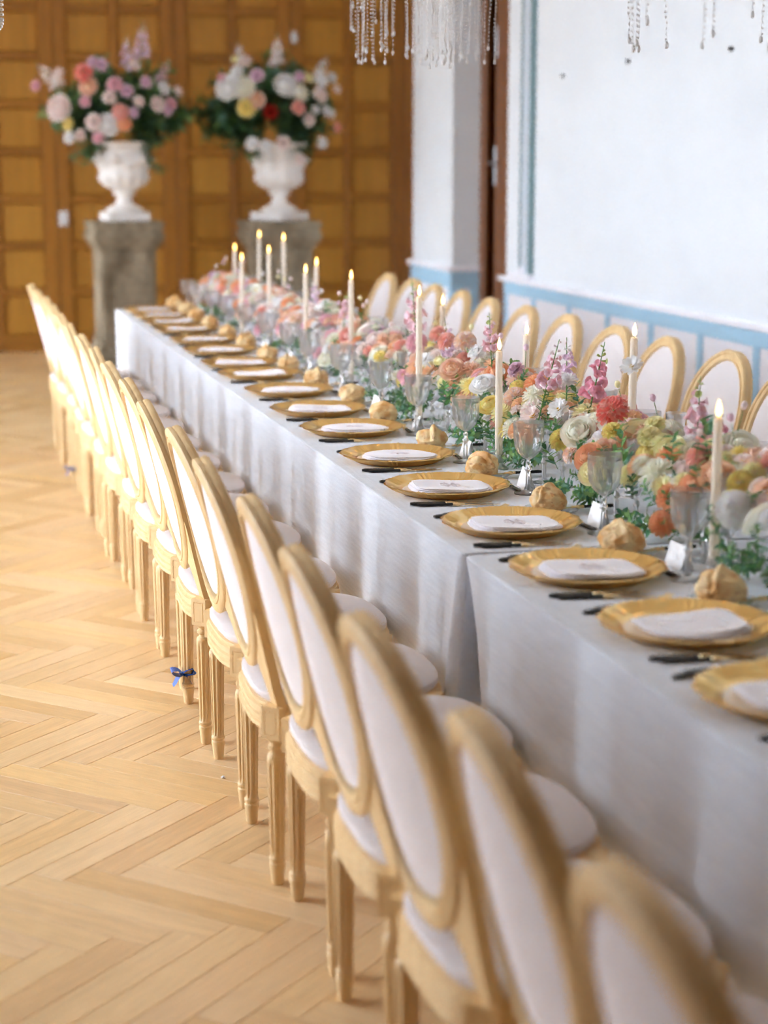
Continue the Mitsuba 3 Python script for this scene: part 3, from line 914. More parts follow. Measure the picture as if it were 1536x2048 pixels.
def rose(color, seed, full=1.0, inner=None):
    b = Bloom(seed)
    for R, n, top, half, fl in ((.16, 3, 8, 1.3, .0), (.28, 4, 20, 1.0, .10), (.40, 4, 28, .95, .14), (.52, 5, 36, .85, .16), (.64, 5, 44, .8, .20), (.76, 6, 54, .72, .24), (.88, 6, 66, .68, .28), (.99, 6, 82, .66, .30)):
        o = b.r.uniform(0, 6)
        for k in range(n):
            c = np.array(color if inner is None or R > .6 else inner)
            b.add(sphere_patch(R, o + k * 2 * PI / n + b.r.normal(0, .08), half, math.radians(top + b.r.normal(0, 4)), 1.0, .03, k, fl * full), c, .035)
    return b.ply()


def daisy(color, seed, rows=3):
    b = Bloom(seed)
    for r in range(rows):
        n = 15 - 2 * r
        for i in range(n):
            p = petal(.95 - .16 * r, .34, .12, .10 + .05 * b.r.normal(), .25, 3, 2, .35)
            b.add(move(p, M((0, 0, .05 * r), rz=i * 2 * PI / n + r * .2 + b.r.normal(0, .05), ry=-(.12 + .28 * r + b.r.normal(0, .06)))), color, .03)
    return b.ply()


def carnation(color, seed):
    b = Bloom(seed)
    for i in range(54):
        q = (i + .5) / 54
        pol = math.radians(4 + 88 * q ** .8 + b.r.normal(0, 6))
        p = petal(.75 + .2 * q, .5, .3, b.r.normal(0, .08), .1, 3, 4, .3)
        v = p[0].copy()
        v[:, 2] += .05 * np.sin(v[:, 1] * 34 + i) * (v[:, 0] / .9) ** 2
        b.add(move((v, p[1]), rot(i * GA, PI / 2 - pol)), color, .05)
    return b.ply()


def snapdragon(color, tipcol, seed, n=18):
    """A spike of unit height: stem, florets, buds."""
    b = Bloom(seed)
    b.add(tube([(0, 0, -.7), (.01, 0, .2), (0, .01, 1.0)], [.014, .012, .006], 5), GREENS[1], .02)
    for i in range(n):
        q = i / n
        z = .10 + .86 * q + b.r.normal(0, .018)
        s = .24 * (1 - .72 * q) * b.r.uniform(.8, 1.2)
        az = i * GA + b.r.normal(0, .35)
        col = np.array(color) if q < .72 else np.array(tipcol)
        base = M((.014 * math.cos(az), .014 * math.sin(az), z), rz=az, ry=b.r.normal(-.30, .22))
        b.add(move(tube([(0, 0, 0), (s * .3, 0, 0), (s * .6, 0, .03 * s)], [s * .08, s * .17, s * .2], 7), base), col, .05)
        if q < .75:
            for k in range(6):
                a = k * PI / 3 + b.r.normal(0, .2)
                lip = np.clip(col * 1.12 + .03, 0, .95) if k in (4, 5, 0) else col
                b.add(move(petal(s * .46, s * .55, .35, -.35 + b.r.normal(0, .12), .1, 3, 3, .7), base @ M((s * .55, 0, .02 * s)) @ M(ry=PI / 2) @ rot(a, .75)), lip, .05)
    for i in range(6):
        az = i * 2.4
        b.add(move(petal(.16, .05, .2, -.2, .8, 2, 2, .3), M((0, 0, -.25 + .06 * i)) @ rot(az, .6)), GREENS[i % 5], .1)
    return b.ply()


def sprig(seed, n=16, leaf=.16, col=None, drop=0.0):
    """A leafy stem of unit length."""
    b = Bloom(seed)
    pts = np.array([(0.10 * math.sin(t * 2 + seed) * t, .10 * math.cos(t * 3 + seed) * t, t - drop * t * t) for t in np.linspace(0, 1, 6)])
    b.add(tube(pts, np.linspace(.010, .005, 6), 4), GREENS[0], .05)
    for i in range(n):
        t = .15 + .85 * i / n
        k = t * 5; j = min(int(k), 4)
        p0 = pts[j] + (pts[j + 1] - pts[j]) * (k - j)
        s = leaf * (1 - .35 * t) * b.r.uniform(.8, 1.2)
        b.add(move(petal(s, s * .48, .18, -.12, .85, 3, 2, .3), M(p0) @ rot(i * GA + b.r.normal(0, .3), .45 + b.r.normal(0, .25))), GREENS[int(b.r.integers(5))] if col is None else col, .12)
    return b


def bud(color, seed):
    b = Bloom(seed)
    for k in range(5):
        b.add(sphere_patch(.45, k * 1.26, .7, math.radians(20), 1.7, .0, k, .0), color, .04)
    b.add(tube([(0, 0, -3.2), (.1, 0, -1.5), (0, 0, -.5)], .05, 5), GREENS[1], .03)
    return b.ply()


SORT = {}


def bloom(kind, color, var):
    k = (kind, color, var)
    if k not in SORT:
        s = hash((len(kind), len(color), var)) % 1000 + 31 * len(SORT)
        c = C[color]
        if kind == 'dahlia':
            SORT[k] = dahlia(c, s, C['salmon'] if color == 'coral' else C['blush'] if color == 'peach' else None)
        elif kind == 'chrysanthemum':
            SORT[k] = mum(c, s)
        elif kind == 'rose':
            SORT[k] = rose(c, s, 1.0, C['apricot'] if color == 'peach' else None)
        elif kind == 'daisy':
            SORT[k] = daisy(c, s)
        elif kind == 'carnation':
            SORT[k] = carnation(c, s)
        elif kind == 'snapdragon':
            SORT[k] = snapdragon(c, C['blush'] if var % 2 else srgb(196, 206, 140), s)
        else:
            SORT[k] = bud(c, s)
    return SORT[k]


CENTRE = mikit.ply(lathe([(.26, .02), (.25, .12), (.16, .19), (0, .2)], 12), {'type': 'twosided', 'bsdf': {'type': 'principled', 'base_color': rgb(*srgb(232, 190, 70)), 'roughness': .8}}, True)
WORD = {'deep_pink': 'deep pink', 'lemon': 'pale yellow'}


def flower(parent, kind, color, pos, d, r, var=0, spin=None):
    key = f'{parent}__{name(parent + "__" + kind)[len(parent) + 2:]}'
    m = aim(pos, d, rng.uniform(0, 6) if spin is None else spin, r)
    add(key, bloom(kind, color, var), m, f'{WORD.get(color, color)} {kind}')
    if kind == 'daisy':
        add(key + '__flower_centre', CENTRE, m, 'yellow centre')
    return key


def mound(x, y):
    q = (x - 1.83) / .20
    return TZ + .075 + .165 * max(0, 1 - q * q) + .05 * (float(meshkit.noise(np.array([x * 6, y * 3.1, 1.0]))) - .4)


# named blooms of the photograph (kind, colour, x, y, z, radius)
STARS = [('dahlia', 'coral', 1.74, 4.335, 1.025, .046), ('dahlia', 'salmon', 1.90, 4.66, .985, .045), ('dahlia', 'peach', 1.74, 5.645, 1.085, .040), ('dahlia', 'salmon', 1.72, 5.80, 1.07, .034), ('dahlia', 'pink', 1.72, 6.17, 1.03, .042),
         ('chrysanthemum', 'cream', 1.70, 3.93, .925, .052), ('daisy', 'white', 1.71, 4.65, .985, .036), ('chrysanthemum', 'white', 1.80, 4.83, 1.04, .036), ('chrysanthemum', 'cream', 1.71, 4.86, 1.0, .040), ('rose', 'cream', 1.70, 4.47, .95, .040),
         ('carnation', 'lemon', 1.75, 4.10, .985, .036), ('carnation', 'lemon', 1.80, 4.18, 1.0, .034), ('carnation', 'yellow', 1.72, 4.27, .975, .032), ('rose', 'lemon', 1.77, 4.02, .97, .034), ('rose', 'orange', 1.70, 3.70, .94, .036),
         ('rose', 'apricot', 1.73, 3.66, .965, .036), ('chrysanthemum', 'cream', 1.80, 3.66, .955, .045), ('dahlia', 'orange', 1.655, 3.785, .835, .036), ('rose', 'lemon', 1.66, 4.24, .88, .036), ('rose', 'orange', 1.665, 4.30, .91, .034),
         ('rose', 'blush', 1.76, 3.42, .93, .042), ('rose', 'cream', 1.88, 3.85, 1.0, .036), ('daisy', 'white', 1.83, 4.42, 1.125, .036), ('chrysanthemum', 'white', 1.69, 5.95, .985, .040), ('carnation', 'white', 1.74, 5.5, 1.05, .038),
         ('dahlia', 'peach', 1.80, 5.25, 1.0, .044), ('dahlia', 'peach', 1.74, 5.12, .96, .040), ('rose', 'white', 1.70, 5.32, .98, .036), ('rose', 'yellow', 1.685, 5.19, .93, .034), ('rose', 'orange', 1.76, 5.36, 1.01, .034),
         ('carnation', 'apricot', 1.655, 4.83, .90, .036), ('dahlia', 'apricot', 1.66, 4.76, .905, .034), ('rose', 'peach', 1.70, 5.66, .99, .036), ('dahlia', 'salmon', 1.80, 6.15, 1.06, .038), ('carnation', 'mauve', 1.72, 5.05, 1.05, .030)]
SPIKES = [('snapdragon', 'deep_pink', 1.80, 4.66, .99, .19, 0), ('snapdragon', 'pink', 1.74, 4.86, 1.0, .17, 1), ('snapdragon', 'mauve', 1.84, 4.95, 1.0, .16, 1), ('snapdragon', 'pink', 1.80, 6.45, 1.02, .22, 0), ('snapdragon', 'mauve', 1.78, 5.95, .99, .15, 1),
          ('snapdragon', 'pink', 1.88, 4.12, .97, .17, 0), ('snapdragon', 'deep_pink', 1.90, 4.02, .93, .15, 1), ('snapdragon', 'pink', 1.75, 7.4, 1.0, .14, 0), ('snapdragon', 'mauve', 1.82, 8.3, .98, .16, 1), ('snapdragon', 'pink', 1.76, 5.42, 1.06, .14, 0), ('snapdragon', 'blush', 1.86, 3.6, .97, .15, 1)]
KINDS = ['rose'] * 5 + ['dahlia'] * 9 + ['carnation'] * 4 + ['chrysanthemum'] * 5 + ['daisy'] * 2
NEARC = ['cream'] * 6 + ['peach'] * 5 + ['lemon'] * 4 + ['apricot'] * 3 + ['blush'] * 4 + ['white'] * 3 + ['salmon'] * 2 + ['pink'] * 2 + ['orange'] * 1 + ['yellow'] * 2
FARC = ['blush'] * 6 + ['peach'] * 5 + ['cream'] * 5 + ['white'] * 4 + ['pink'] * 3 + ['salmon'] * 2 + ['orange'] * 2 + ['mauve'] * 1
SPRIGS = [sprig(s, 17, .36) for s in range(6)]
NSEG, Y0, DY = 10, 1.55, 0.97
LABELF = ['beside the seating nearest the camera', 'with cream and orange blooms at the right edge', 'with the large coral dahlia and yellow blooms', 'with white daisies and pink snapdragon spikes', 'with peach dahlias in the middle of the table',
          'with pink blossoms behind the tallest near candle', 'beside the single candle in the middle distance', 'between the two paired candles farther back', 'under the five candles near the far end', 'at the far end of the table']
placed = []
for s in range(NSEG):
    ya, yb = Y0 + s * DY, Y0 + (s + 1) * DY
    g = name('flower_arrangement')
    say(g, f'low table flower arrangement with green foliage {LABELF[s]}', 'flowers', 'flower arrangements along the table')
    mine = []
    for (k, c, x, y, z, r) in STARS:
        if ya <= y < yb:
            d = np.array([(x - 1.80) * 2.0 - .35, -.45, .75]) + rng.normal(0, .12, 3)
            flower(g, k, c, (x + .015, y + .05, z), d, r)
            mine.append((x + .015, y + .05, z, r))
    for (k, c, x, y, z, h, v) in SPIKES:
        if ya <= y < yb:
            flower(g, k, c, (x, y, z), (rng.normal(0, .12), rng.normal(0, .12), 1), h, v)
    tries = 0
    want = 122
    while len(mine) < want and tries < 3500:
        tries += 1
        x, y = rng.uniform(1.70 - .03 * (ya > 6.5), 1.97), rng.uniform(ya, yb)
        r = rng.uniform(.024, .046)
        z = mound(x, y) - rng.uniform(0, .045)
        if z - r < TZ + .21 and any((x - a) ** 2 + (y - b) ** 2 < (r + .040) ** 2 for a, b in GLASSES):
            continue
        if any((x - a) ** 2 + (y - b) ** 2 + (z - c) ** 2 < (.56 * (r + q)) ** 2 for a, b, c, q in mine + placed[-40:]):
            continue
        mine.append((x, y, z, r))
        kind = KINDS[int(rng.integers(len(KINDS)))]
        r = min(r, .036) if kind == 'rose' else r
        col = (NEARC if y < 6.8 else FARC)
        col = col[int(rng.integers(len(col)))]
        d = np.array([(x - 1.80) * 4.5 - .15, rng.normal(-.2, .35), .8 + rng.normal(0, .15)])
        flower(g, kind, col, (x, y, z), d, r, int(rng.integers(2)))
    placed += mine
    # buds on thin stems
    for _ in range(4):
        x, y = rng.uniform(1.72, 1.9), rng.uniform(ya, yb)
        flower(g, 'bud', ['lemon', 'blush', 'white', 'mauve'][int(rng.integers(4))], (x, y, mound(x, y) + rng.uniform(.05, .10)), (rng.normal(0, .2), rng.normal(0, .2), 1), .019, 0)
    # foliage, joined: leaves too small and too many to pick apart
    b = Bloom(100 + s)
    vs, fs, cs, n0 = [], [], [], 0
    for q in range(90 if ya < 6.2 else 44 if ya < 8 else 24):
        side = rng.random()
        y = rng.uniform(ya, yb)
        if side < .42:
            x, z, d, L = rng.uniform(1.70, 1.79), TZ + rng.uniform(.010, .06), (-.75 + rng.normal(0, .4), rng.normal(-.1, .6), .35 + rng.normal(0, .2)), rng.uniform(.05, .095)
        elif side < .86:
            x = rng.uniform(1.68, 1.93); z = mound(x, y) - .085; d = (rng.normal((x - 1.8) * 3, .4), rng.normal(-.1, .5), 1.0); L = rng.uniform(.06, .098)
        elif side < .9:
            x = rng.uniform(1.7, 1.9); z = mound(x, y) - .05; d = (rng.normal(0, .3), rng.normal(0, .3), 1.0); L = rng.uniform(.09, .13)
        else:
            x, z, d, L = rng.uniform(1.88, 1.96), TZ + rng.uniform(.02, .09), (.7, rng.normal(0, .6), .4), rng.uniform(.06, .1)
        if side < .42 and any((x - a) ** 2 + (y - c) ** 2 < .05 ** 2 for a, c in GLASSES):
            continue
        t = SPRIGS[int(rng.integers(6))]
        v = np.vstack(t.v)
        m = aim((x, y, z), d, rng.uniform(0, 6), L)
        v = v @ m[:3, :3].T + m[:3, 3]
        v[:, 2] = np.maximum(v[:, 2], TZ + .002)
        vs.append(v); fs.append(np.vstack(t.f) + n0); n0 += len(v)
        cs.append(np.clip(np.vstack(t.c) * rng.uniform(.8, 1.3), 0, .9))
    add(g + '__foliage', mikit.ply((np.vstack(vs), np.vstack(fs)), 'leaves', True, color=np.vstack(cs)), label='green leaves', kind='stuff')

# ------------------------------------------------------------------ candles
TIPS = [(1.84, 10.58, 1.19, 'tall'), (1.66, 9.34, 1.196, 'short'), (1.92, 10.22, 1.278, ''), (1.74, 9.01, 1.249, ''), (1.90, 9.42, 1.292, ''), (1.70, 7.94, 1.211, ''), (1.88, 8.53, 1.21, ''), (1.74, 7.235, 1.224, ''), (1.655, 5.897, 1.250, ''), (1.90, 6.446, 1.175, ''),
        (1.675, 5.087, 1.146, ''), (1.89, 5.462, 1.155, ''), (1.885, 4.556, 1.23, ''), (1.685, 3.585, 1.149, ''), (1.88, 3.0, 1.17, ''), (1.69, 2.5, 1.16, '')]
CL = ['leftmost of the far candles', 'short, just right of the leftmost far candle', 'tall, left of two before the right pedestal', 'short, between the two before the right pedestal', 'tall, right of two before the right pedestal',
      'left of the pair right of the pedestal', 'right of the pair right of the pedestal', 'alone between the wood wall and middle flowers', 'tall one in the middle with the peach dahlias', 'behind the peach dahlias, before a chair back',
      'in front of the white chrysanthemums', 'behind the pink snapdragons, before the far chairs', 'rising beside the white daisy on a thin stem', 'nearest the camera at the right edge', 'beyond the right edge', 'near the camera end of the table']
FLAME = lathe([(0.0, 0), (.0042, .003), (.0066, .010), (.0068, .016), (.0050, .025), (.0022, .034), (0, .039)], 14)
flame_shape = mikit.ply(FLAME, None, True)
holder = mikit.ply(lathe([(0, 0), (.030, 0), (.031, .004), (.020, .010), (.014, .020), (.017, .030), (.0155, .045), (.0125, .0455), (.0125, .030), (0, .0295)], 24), 'cut_glass', 35)
for (x, y, zt, _), lab in zip(TIPS, CL):
    top = zt - .034
    h = top - (TZ + .032)
    k = name('candle')
    lean = (rng.normal(0, .007), rng.normal(0, .007))
    m = aim((x - lean[0] * h, y - lean[1] * h, TZ + .032), (lean[0], lean[1], 1))
    body = lathe([(0, 0), (.0118, 0), (.0118, .01), (.0112, h * .5), (.0102, h - .008), (.0092, h - .002), (.0068, h), (.003, h - .002), (0, h - .002)], 20)
    add(k + '__taper', mikit.ply(body, 'wax', 40), m, 'ivory wax taper')
    wk = tube([(0, 0, h - .003), (.0006, 0, h + .004), (.0012, 0, h + .009)], .0009, 6)
    add(k + '__wick', mikit.ply(wk, 'wick', True), m)
    fl = dict(flame_shape)
    fl['emitter'] = {'type': 'area', 'radiance': rgb(.16, .085, .022)}
    add(k + '__flame', fl, m @ M((.001, 0, h + .002)), 'burning flame')
    say(k, f'lit ivory taper candle, {lab}', 'candle', 'lit taper candles along the table')
    add(name('candle_holder'), holder, M((x - lean[0] * h, y - lean[1] * h, ZT)), f'glass holder of the candle {lab}', 'candle holder', 'glass candle holders')


# ------------------------------------------------------------------ pedestals, urns and bouquets
def pedestal(cx, cy, w, ztop, rz, lab):
    m = M((cx, cy, 0), rz=rz)
    k = name('stone_pedestal')
    def sq(prof):
        return loft([np.array([(-a, -a, z), (a, -a, z), (a, a, z), (-a, a, z)]) for a, z in prof], True, True, True)
    c = w / 2
    cap = sq([(c * .80, ztop - .22), (c * .86, ztop - .20), (c * .86, ztop - .185), (c * .93, ztop - .17), (c * 1.0, ztop - .12), (c * 1.0, ztop - .10), (c * .95, ztop - .085), (c * .95, ztop - .05), (c * .98, ztop - .04), (c * .98, ztop - .008), (c * .965, ztop)])
    add(k + '__cap', mikit.ply(cap, 'old_stone'), m)
    s = c * .78
    z0, z1 = .30, ztop - .22
    b = .055
    shaft = cat([box(-s + .015, s - .015, -s + .015, s - .015, z0, z1), box(-s, -s + b, -s, s, z0, z1, .005), box(s - b, s, -s, s, z0, z1, .005), box(-s + b, s - b, -s, s, z1 - .1, z1, .005), box(-s + b, s - b, -s, s, z0, z0 + .08, .005)])
    add(k + '__shaft', mikit.ply(shaft, 'old_stone'), m, 'shaft with a sunk panel')
    base = sq([(c * 1.0, 0), (c * 1.0, .18), (c * .96, .2), (c * .9, .235), (c * .84, .25), (c * .84, .30)])
    add(k + '__base', mikit.ply(base, 'old_stone'), m)
    say(k, lab, 'pedestal', 'stone pedestals')


def urn(cx, cy, z, s, rz, lab):
    prof = [(.0, .085), (.115, .085), (.15, .10), (.15, .115), (.12, .135), (.075, .165), (.058, .20), (.058, .235), (.085, .25), (.088, .265), (.07, .275), (.10, .30), (.15, .34), (.182, .40), (.192, .46), (.190, .52), (.188, .56), (.200, .60), (.205, .615), (.190, .625), (.186, .66), (.20, .70), (.232, .73), (.24, .745), (.225, .75), (.19, .74), (.16, .60), (.0, .55)]
    fine = []
    for (r0, z0), (r1, z1) in zip(prof[:-1], prof[1:]):
        k = max(1, int(math.hypot(r1 - r0, z1 - z0) / .012))
        fine += [(r0 + (r1 - r0) * q / k, z0 + (z1 - z0) * q / k) for q in range(k)]
    fine.append(prof[-1])
    v, f = lathe(fine, 120)
    r = np.hypot(v[:, 0], v[:, 1]); t = np.arctan2(v[:, 1], v[:, 0]); zz = v[:, 2]
    outside = (np.arange(len(v)) // 120) < int(len(fine) * .82)
    # relief: hanging swags, masks and acanthus leaves round the body
    swag_z = .585 - .075 * (1 - np.abs(np.cos(3 * t)) ** 1.3)
    rel = .034 * np.exp(-((zz - swag_z) / .020) ** 2) * (.75 + .25 * np.cos(44 * t))
    rel += .038 * np.exp(-((zz - .57) / .045) ** 2) * np.exp(-((np.mod(t + PI / 6, PI / 3) - PI / 6) / .10) ** 2)
    rel += .026 * np.clip((.47 - zz) / .06, 0, 1) * (zz > .30) * np.abs(np.cos(6 * t)) ** .7 * (.4 + .6 * np.clip((zz - .30) / .08, 0, 1))
    rel += .006 * (meshkit.fbm(v * 40, 3, 5) - .5) * (zz > .3)
    rel *= outside
    v[:, 0] += np.cos(t) * rel; v[:, 1] += np.sin(t) * rel
    k = name('urn')
    m = M((cx, cy, z), rz=rz, s=s)
    add(k + '__vessel', mikit.ply((v, f), 'urn_plaster', 60), m, 'vessel with relief swags')
    add(k + '__foot', mikit.ply(box(-.17, .17, -.17, .17, 0, .085, .008), 'urn_plaster'), m, 'square foot')
    # two scroll handles at the lip
    for a in (0, PI):
        pts = [(.19, 0, .56), (.235, 0, .575), (.262, 0, .62), (.25, 0, .67), (.215, 0, .685), (.20, 0, .66)]
        add(f'{k}__{name(k + "__handle")[len(k) + 2:]}', mikit.ply(tube(pts, [.018, .017, .016, .015, .013, .01], 10), 'urn_plaster', True), m @ M(rz=a + .5), 'scroll handle')
    say(k, lab, 'urn', 'white urns')


def bouquet(cx, cy, z, spots, sprays, dark, lab, seed, wide):
    g = name('bouquet')
    say(g, lab, 'bouquet', 'bouquets in the urns')
    for kind, col, dx, dz, r in spots:
        dy = -.34 * math.sqrt(max(.12, 1 - (dx / .62) ** 2)) - rng.uniform(.02, .10)
        d = np.array([dx * 1.6, -.9, dz * .9 + .2])
        flower(g, kind, col, (cx + dx, cy + dy, z + dz), d, r, int(rng.integers(2)))
    for col, dx, dz, h, tx in sprays:
        flower(g, 'snapdragon', col, (cx + dx, cy + rng.uniform(-.15, .05), z + dz), (tx, rng.normal(0, .2), 1), h, 1)
    # leafy branches
    r2 = np.random.default_rng(seed)
    vs, fs, cs, n0 = [], [], [], 0
    for q in range(250):
        a = r2.uniform(-1.75, 1.75) if q < 190 else r2.uniform(-2.5, 2.5)
        L = r2.uniform(.22, .42) * (.6 if q >= 190 else 1)
        d = np.array([math.sin(a) * wide, r2.normal(-.1, .40), math.cos(a) * .75 - .06])
        p = np.array([cx, cy, z]) + d / np.linalg.norm(d) * r2.uniform(.02, .22) * [1, .5, 1] + np.array([0, .06, -.06]) - np.array([0, .10, .12]) * (q >= 190)
        t = SPRIGS[int(r2.integers(6))]
        m = aim(p, d, r2.uniform(0, 6), L)
        v = np.vstack(t.v) @ m[:3, :3].T + m[:3, 3]
        vs.append(v); fs.append(np.vstack(t.f) + n0); n0 += len(v)
        cs.append(np.clip(np.vstack(t.c) * r2.uniform(.45, 1.0) * dark, 0, .9))
    add(g + '__foliage', mikit.ply((np.vstack(vs), np.vstack(fs)), 'leaves', True, color=np.vstack(cs)), label='dark green leafy branches', kind='stuff')


pedestal(1.615, 14.35, .545, 1.215, .06, 'grey stone pedestal under the left urn, in front of the wood wall')
pedestal(2.875, 14.45, .575, 1.205, .04, 'grey stone pedestal under the right urn, behind the candles')
urn(1.63, 14.35, 1.215, (.99, .99, .81), .1, 'white carved urn on the left stone pedestal')
urn(2.885, 14.45, 1.205, (1.0, 1.0, .82), .6, 'white carved urn on the right stone pedestal')
PXM = 14.7 / 3600


def px_spots(lst, cx0, cy0):
    return [(k, c, (x - cx0) * PXM, (cy0 - y) * PXM, r) for k, c, x, y, r in lst]


L1 = [('dahlia', 'coral', 157, 162, .075), ('rose', 'peach', 165, 187, .06), ('rose', 'blush', 112, 226, .085), ('carnation', 'blush', 175, 252, .075), ('rose', 'white', 200, 256, .07), ('rose', 'orange', 228, 255, .045), ('rose', 'salmon', 221, 233, .05),
      ('carnation', 'mauve', 190, 150, .06), ('carnation', 'pink', 214, 185, .07), ('carnation', 'mauve', 235, 196, .06), ('carnation', 'blush', 203, 208, .06), ('carnation', 'mauve', 175, 145, .05), ('carnation', 'pink', 160, 215, .05), ('carnation', 'blush', 290, 220, .07),
      ('carnation', 'pink', 318, 218, .06), ('carnation', 'white', 305, 190, .06), ('carnation', 'mauve', 310, 230, .05), ('carnation', 'blush', 250, 150, .05), ('carnation', 'mauve', 270, 180, .055), ('carnation', 'blush', 115, 165, .05), ('carnation', 'pink', 75, 186, .05),
      ('carnation', 'white', 130, 280, .055), ('carnation', 'blush', 150, 275, .05), ('carnation', 'pink', 180, 280, .05), ('rose', 'yellow', 128, 255, .04), ('carnation', 'blush', 255, 215, .05), ('carnation', 'mauve', 245, 235, .045), ('carnation', 'blush', 330, 195, .045)]
R1 = [('rose', 'white', 477, 185, .085), ('rose', 'cream', 505, 186, .075), ('rose', 'white', 588, 180, .08), ('dahlia', 'yellow', 512, 222, .08), ('rose', 'peach', 530, 208, .055), ('dahlia', 'red', 557, 230, .06), ('carnation', 'salmon', 607, 223, .065), ('carnation', 'blush', 632, 245, .06),
      ('carnation', 'white', 495, 158, .06), ('carnation', 'mauve', 530, 165, .065), ('carnation', 'blush', 512, 138, .05), ('carnation', 'blush', 650, 200, .075), ('carnation', 'white', 655, 172, .07), ('carnation', 'white', 680, 165, .05), ('rose', 'cream', 616, 193, .055), ('carnation', 'mauve', 612, 165, .05),
      ('carnation', 'white', 665, 228, .05), ('carnation', 'white', 677, 233, .045), ('carnation', 'blush', 688, 187, .045), ('carnation', 'salmon', 692, 258, .05), ('carnation', 'white', 655, 288, .055), ('carnation', 'white', 520, 290, .06), ('carnation', 'blush', 580, 288, .065), ('carnation', 'blush', 610, 318, .055),
      ('carnation', 'white', 545, 295, .06), ('carnation', 'white', 643, 226, .04), ('carnation', 'pink', 468, 168, .04), ('carnation', 'lemon', 630, 168, .045), ('carnation', 'lemon', 490, 135, .035)]
bouquet(1.59, 14.3, 2.03, px_spots(L1, 228, 235), [('mauve', .18, .38, .34, .1), ('mauve', .08, .30, .3, 0), ('blush', -.42, .16, .3, -.9), ('pink', .30, .2, .26, .5)], .85,
        'pink and blush flowers with dark greenery in the left urn', 11, 1.25)
bouquet(2.80, 14.4, 2.03, px_spots(R1, 572, 235), [('blush', -.22, .32, .26, -.3), ('white', .36, .24, .26, .5), ('blush', .05, .34, .3, 0)], .7,
        'white, yellow and red flowers with dark greenery in the right urn', 23, 1.3)


# ------------------------------------------------------------------ hanging crystal strands
def strand(n, step, r, seed):
    q = np.random.default_rng(seed)
    b = trimesh.creation.icosphere(0)
    bv, bf = np.array(b.vertices), np.array(b.faces)
    out = []
    x = y = 0.0
    for i in range(n):
        s = r * (1.9 if i == 0 else q.uniform(.8, 1.15))
        x += q.normal(0, .0012); y += q.normal(0, .0012)
        out.append((bv * s * ([1, 1, 1.9] if i == 0 else [1, 1, 1.2]) + [x, y, i * step], bf))
    out.append(tube([(0, 0, 0), (x / 2, y / 2, n * step / 2), (x, y, n * step)], .0006, 4))
    return mikit.ply(cat(out), 'crystal', False)


scene['crystal'] = {'type': 'principled', 'base_color': rgb(.9, .88, .86), 'roughness': .12, 'spec_trans': .75, 'eta': 1.5}
STR = [strand(64, .0135, .0029, s) for s in range(5)]


def chandelier(cx, cy, r, zlow, n, lab, zr=2.85):
    k = name('chandelier')
    for i in range(n):
        a = rng.uniform(0, 2 * PI)
        q = r * math.sqrt(rng.uniform(.1, 1))
        z = zlow + rng.exponential(.05) + .02
        add(f'{k}__{name(k + "__bead_strand")[len(k) + 2:]}', STR[int(rng.integers(5))], M((cx + q * math.cos(a), cy + q * math.sin(a), z), rz=rng.uniform(0, 6)))
    t = np.linspace(0, 2 * PI, 49)
    frame = cat([tube(np.stack([cx + f * r * np.cos(t), cy + f * r * np.sin(t), t * 0 + zr], 1), .008, 8, False) for f in (.35, .7, 1.0)]
                + [tube([(cx, cy, zr), (cx + r * math.cos(a), cy + r * math.sin(a), zr)], .006, 6) for a in np.arange(6) * PI / 3] + [tube([(cx, cy, zr), (cx, cy, ZC)], .006, 6)])
    add(k + '__frame', mikit.ply(frame, 'pale_gold', 40), label='metal ring frame')
    say(k, lab, 'chandelier', 'crystal bead chandeliers')


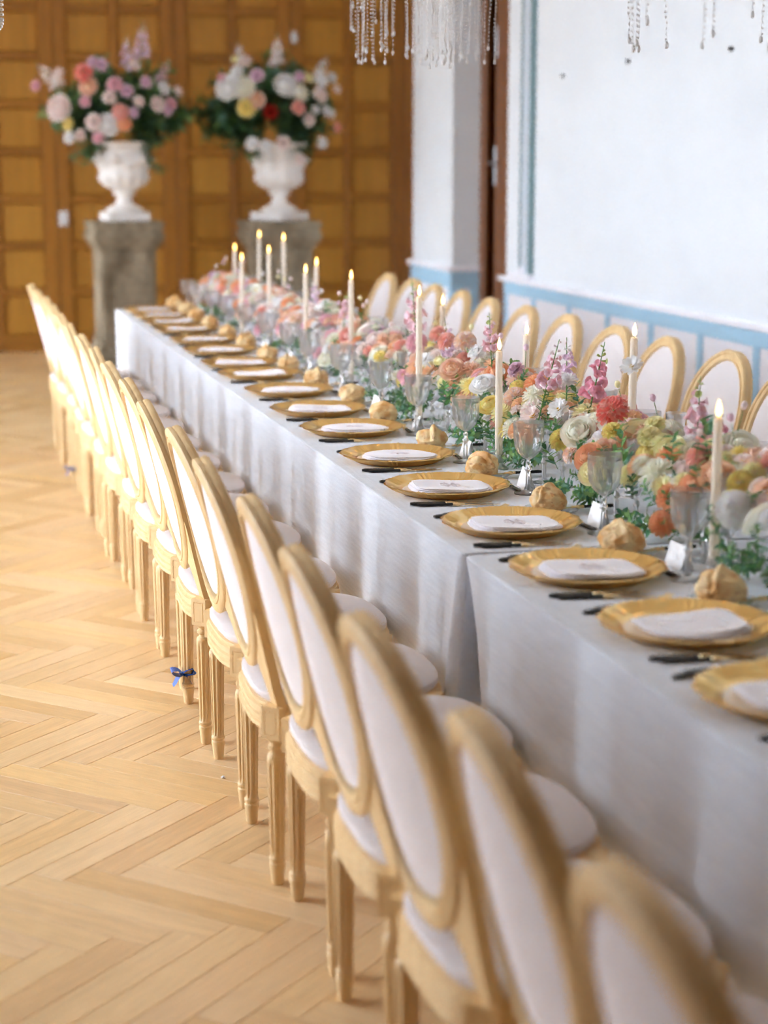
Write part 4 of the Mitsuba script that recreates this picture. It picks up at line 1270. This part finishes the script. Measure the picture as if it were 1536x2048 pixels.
chandelier(1.78, 6.35, .285, 1.985, 76, 'hanging crystal bead strands in front of the white pier at the top')
chandelier(1.86, 4.15, .30, 1.905, 16, 'sparse crystal bead strands hanging before the white wall at top right')
k = name('crystal_garland')
t = np.linspace(0, 1, 40)
ga = np.linspace(-PI / 2, PI / 2, 12)
gl = np.array([(.2345 - .024, 5.0, 2.42 - .0125 * i) for i in range(32)] + [(.2345 + .024 * math.sin(a), 5.0, 2.03 - .03 * math.cos(a)) for a in ga] + [(.2345 + .024, 5.0, 2.032 + .0125 * i) for i in range(32)])
bb = trimesh.creation.icosphere(0)
add(k, mikit.ply(cat([(np.array(bb.vertices) * .006 + p, np.array(bb.faces)) for p in gl]), 'crystal', False), label='white crystal bead loop hanging at the top left edge', cat='garland')


# ------------------------------------------------------------------ ribbons and the crumb on the floor
def bow(px, py, z, s, lab):
    k = name('ribbon_bow')
    out = []
    for sx, up in ((-1, .5), (-1, -.75), (1, .6), (1, -.6)):
        n = 12
        rings = []
        for i in range(n + 1):
            q = i / n
            a = q * 2 * PI if up > 0 else q * PI
            if up > 0:
                x = -sx * -.022 * (1 - math.cos(a)) * .5 * 1.6; zz = up * .02 * (1 - math.cos(a)) * .5 + .009 * math.sin(a)
            else:
                x = sx * .03 * q; zz = up * .045 * q + .004 * math.sin(q * 5)
            w = .013 + .010 * math.sin(q * PI)
            rings.append([(x, -w, zz), (x, w, zz + .003)])
        out.append(loft(rings, False))
    out.append((trimesh.creation.icosphere(1).vertices * [.006, .009, .007], trimesh.creation.icosphere(1).faces))
    loop = tube([(.024 + .018 * math.cos(a), .018 * math.sin(a), 0) for a in np.linspace(0, 2 * PI, 24)], .003, 6, False)
    out.append(loop)
    add(k, mikit.ply(cat(out), 'blue_satin', 40), M((px, py, z), s=s), lab, 'ribbon', 'blue ribbons on chair legs')


bow(.752, 5.395, .098, 1.0, 'shiny blue ribbon bow tied to a chair leg near the middle of the left row')
bow(.768, 9.63, .05, .9, 'dark blue ribbon tied low on a chair leg far down the left row')
crumb = trimesh.creation.icosphere(2)
add(name('floor_bead'), mikit.ply((np.array(crumb.vertices) * [.006, .005, .004] * (1 + .2 * (meshkit.noise(np.array(crumb.vertices) * 2)[:, None] - .5)) + [.758, 4.675, .0042], crumb.faces), 'white_plastic', True),
    label='tiny white bead lying on the parquet beside the chair legs', cat='bead')
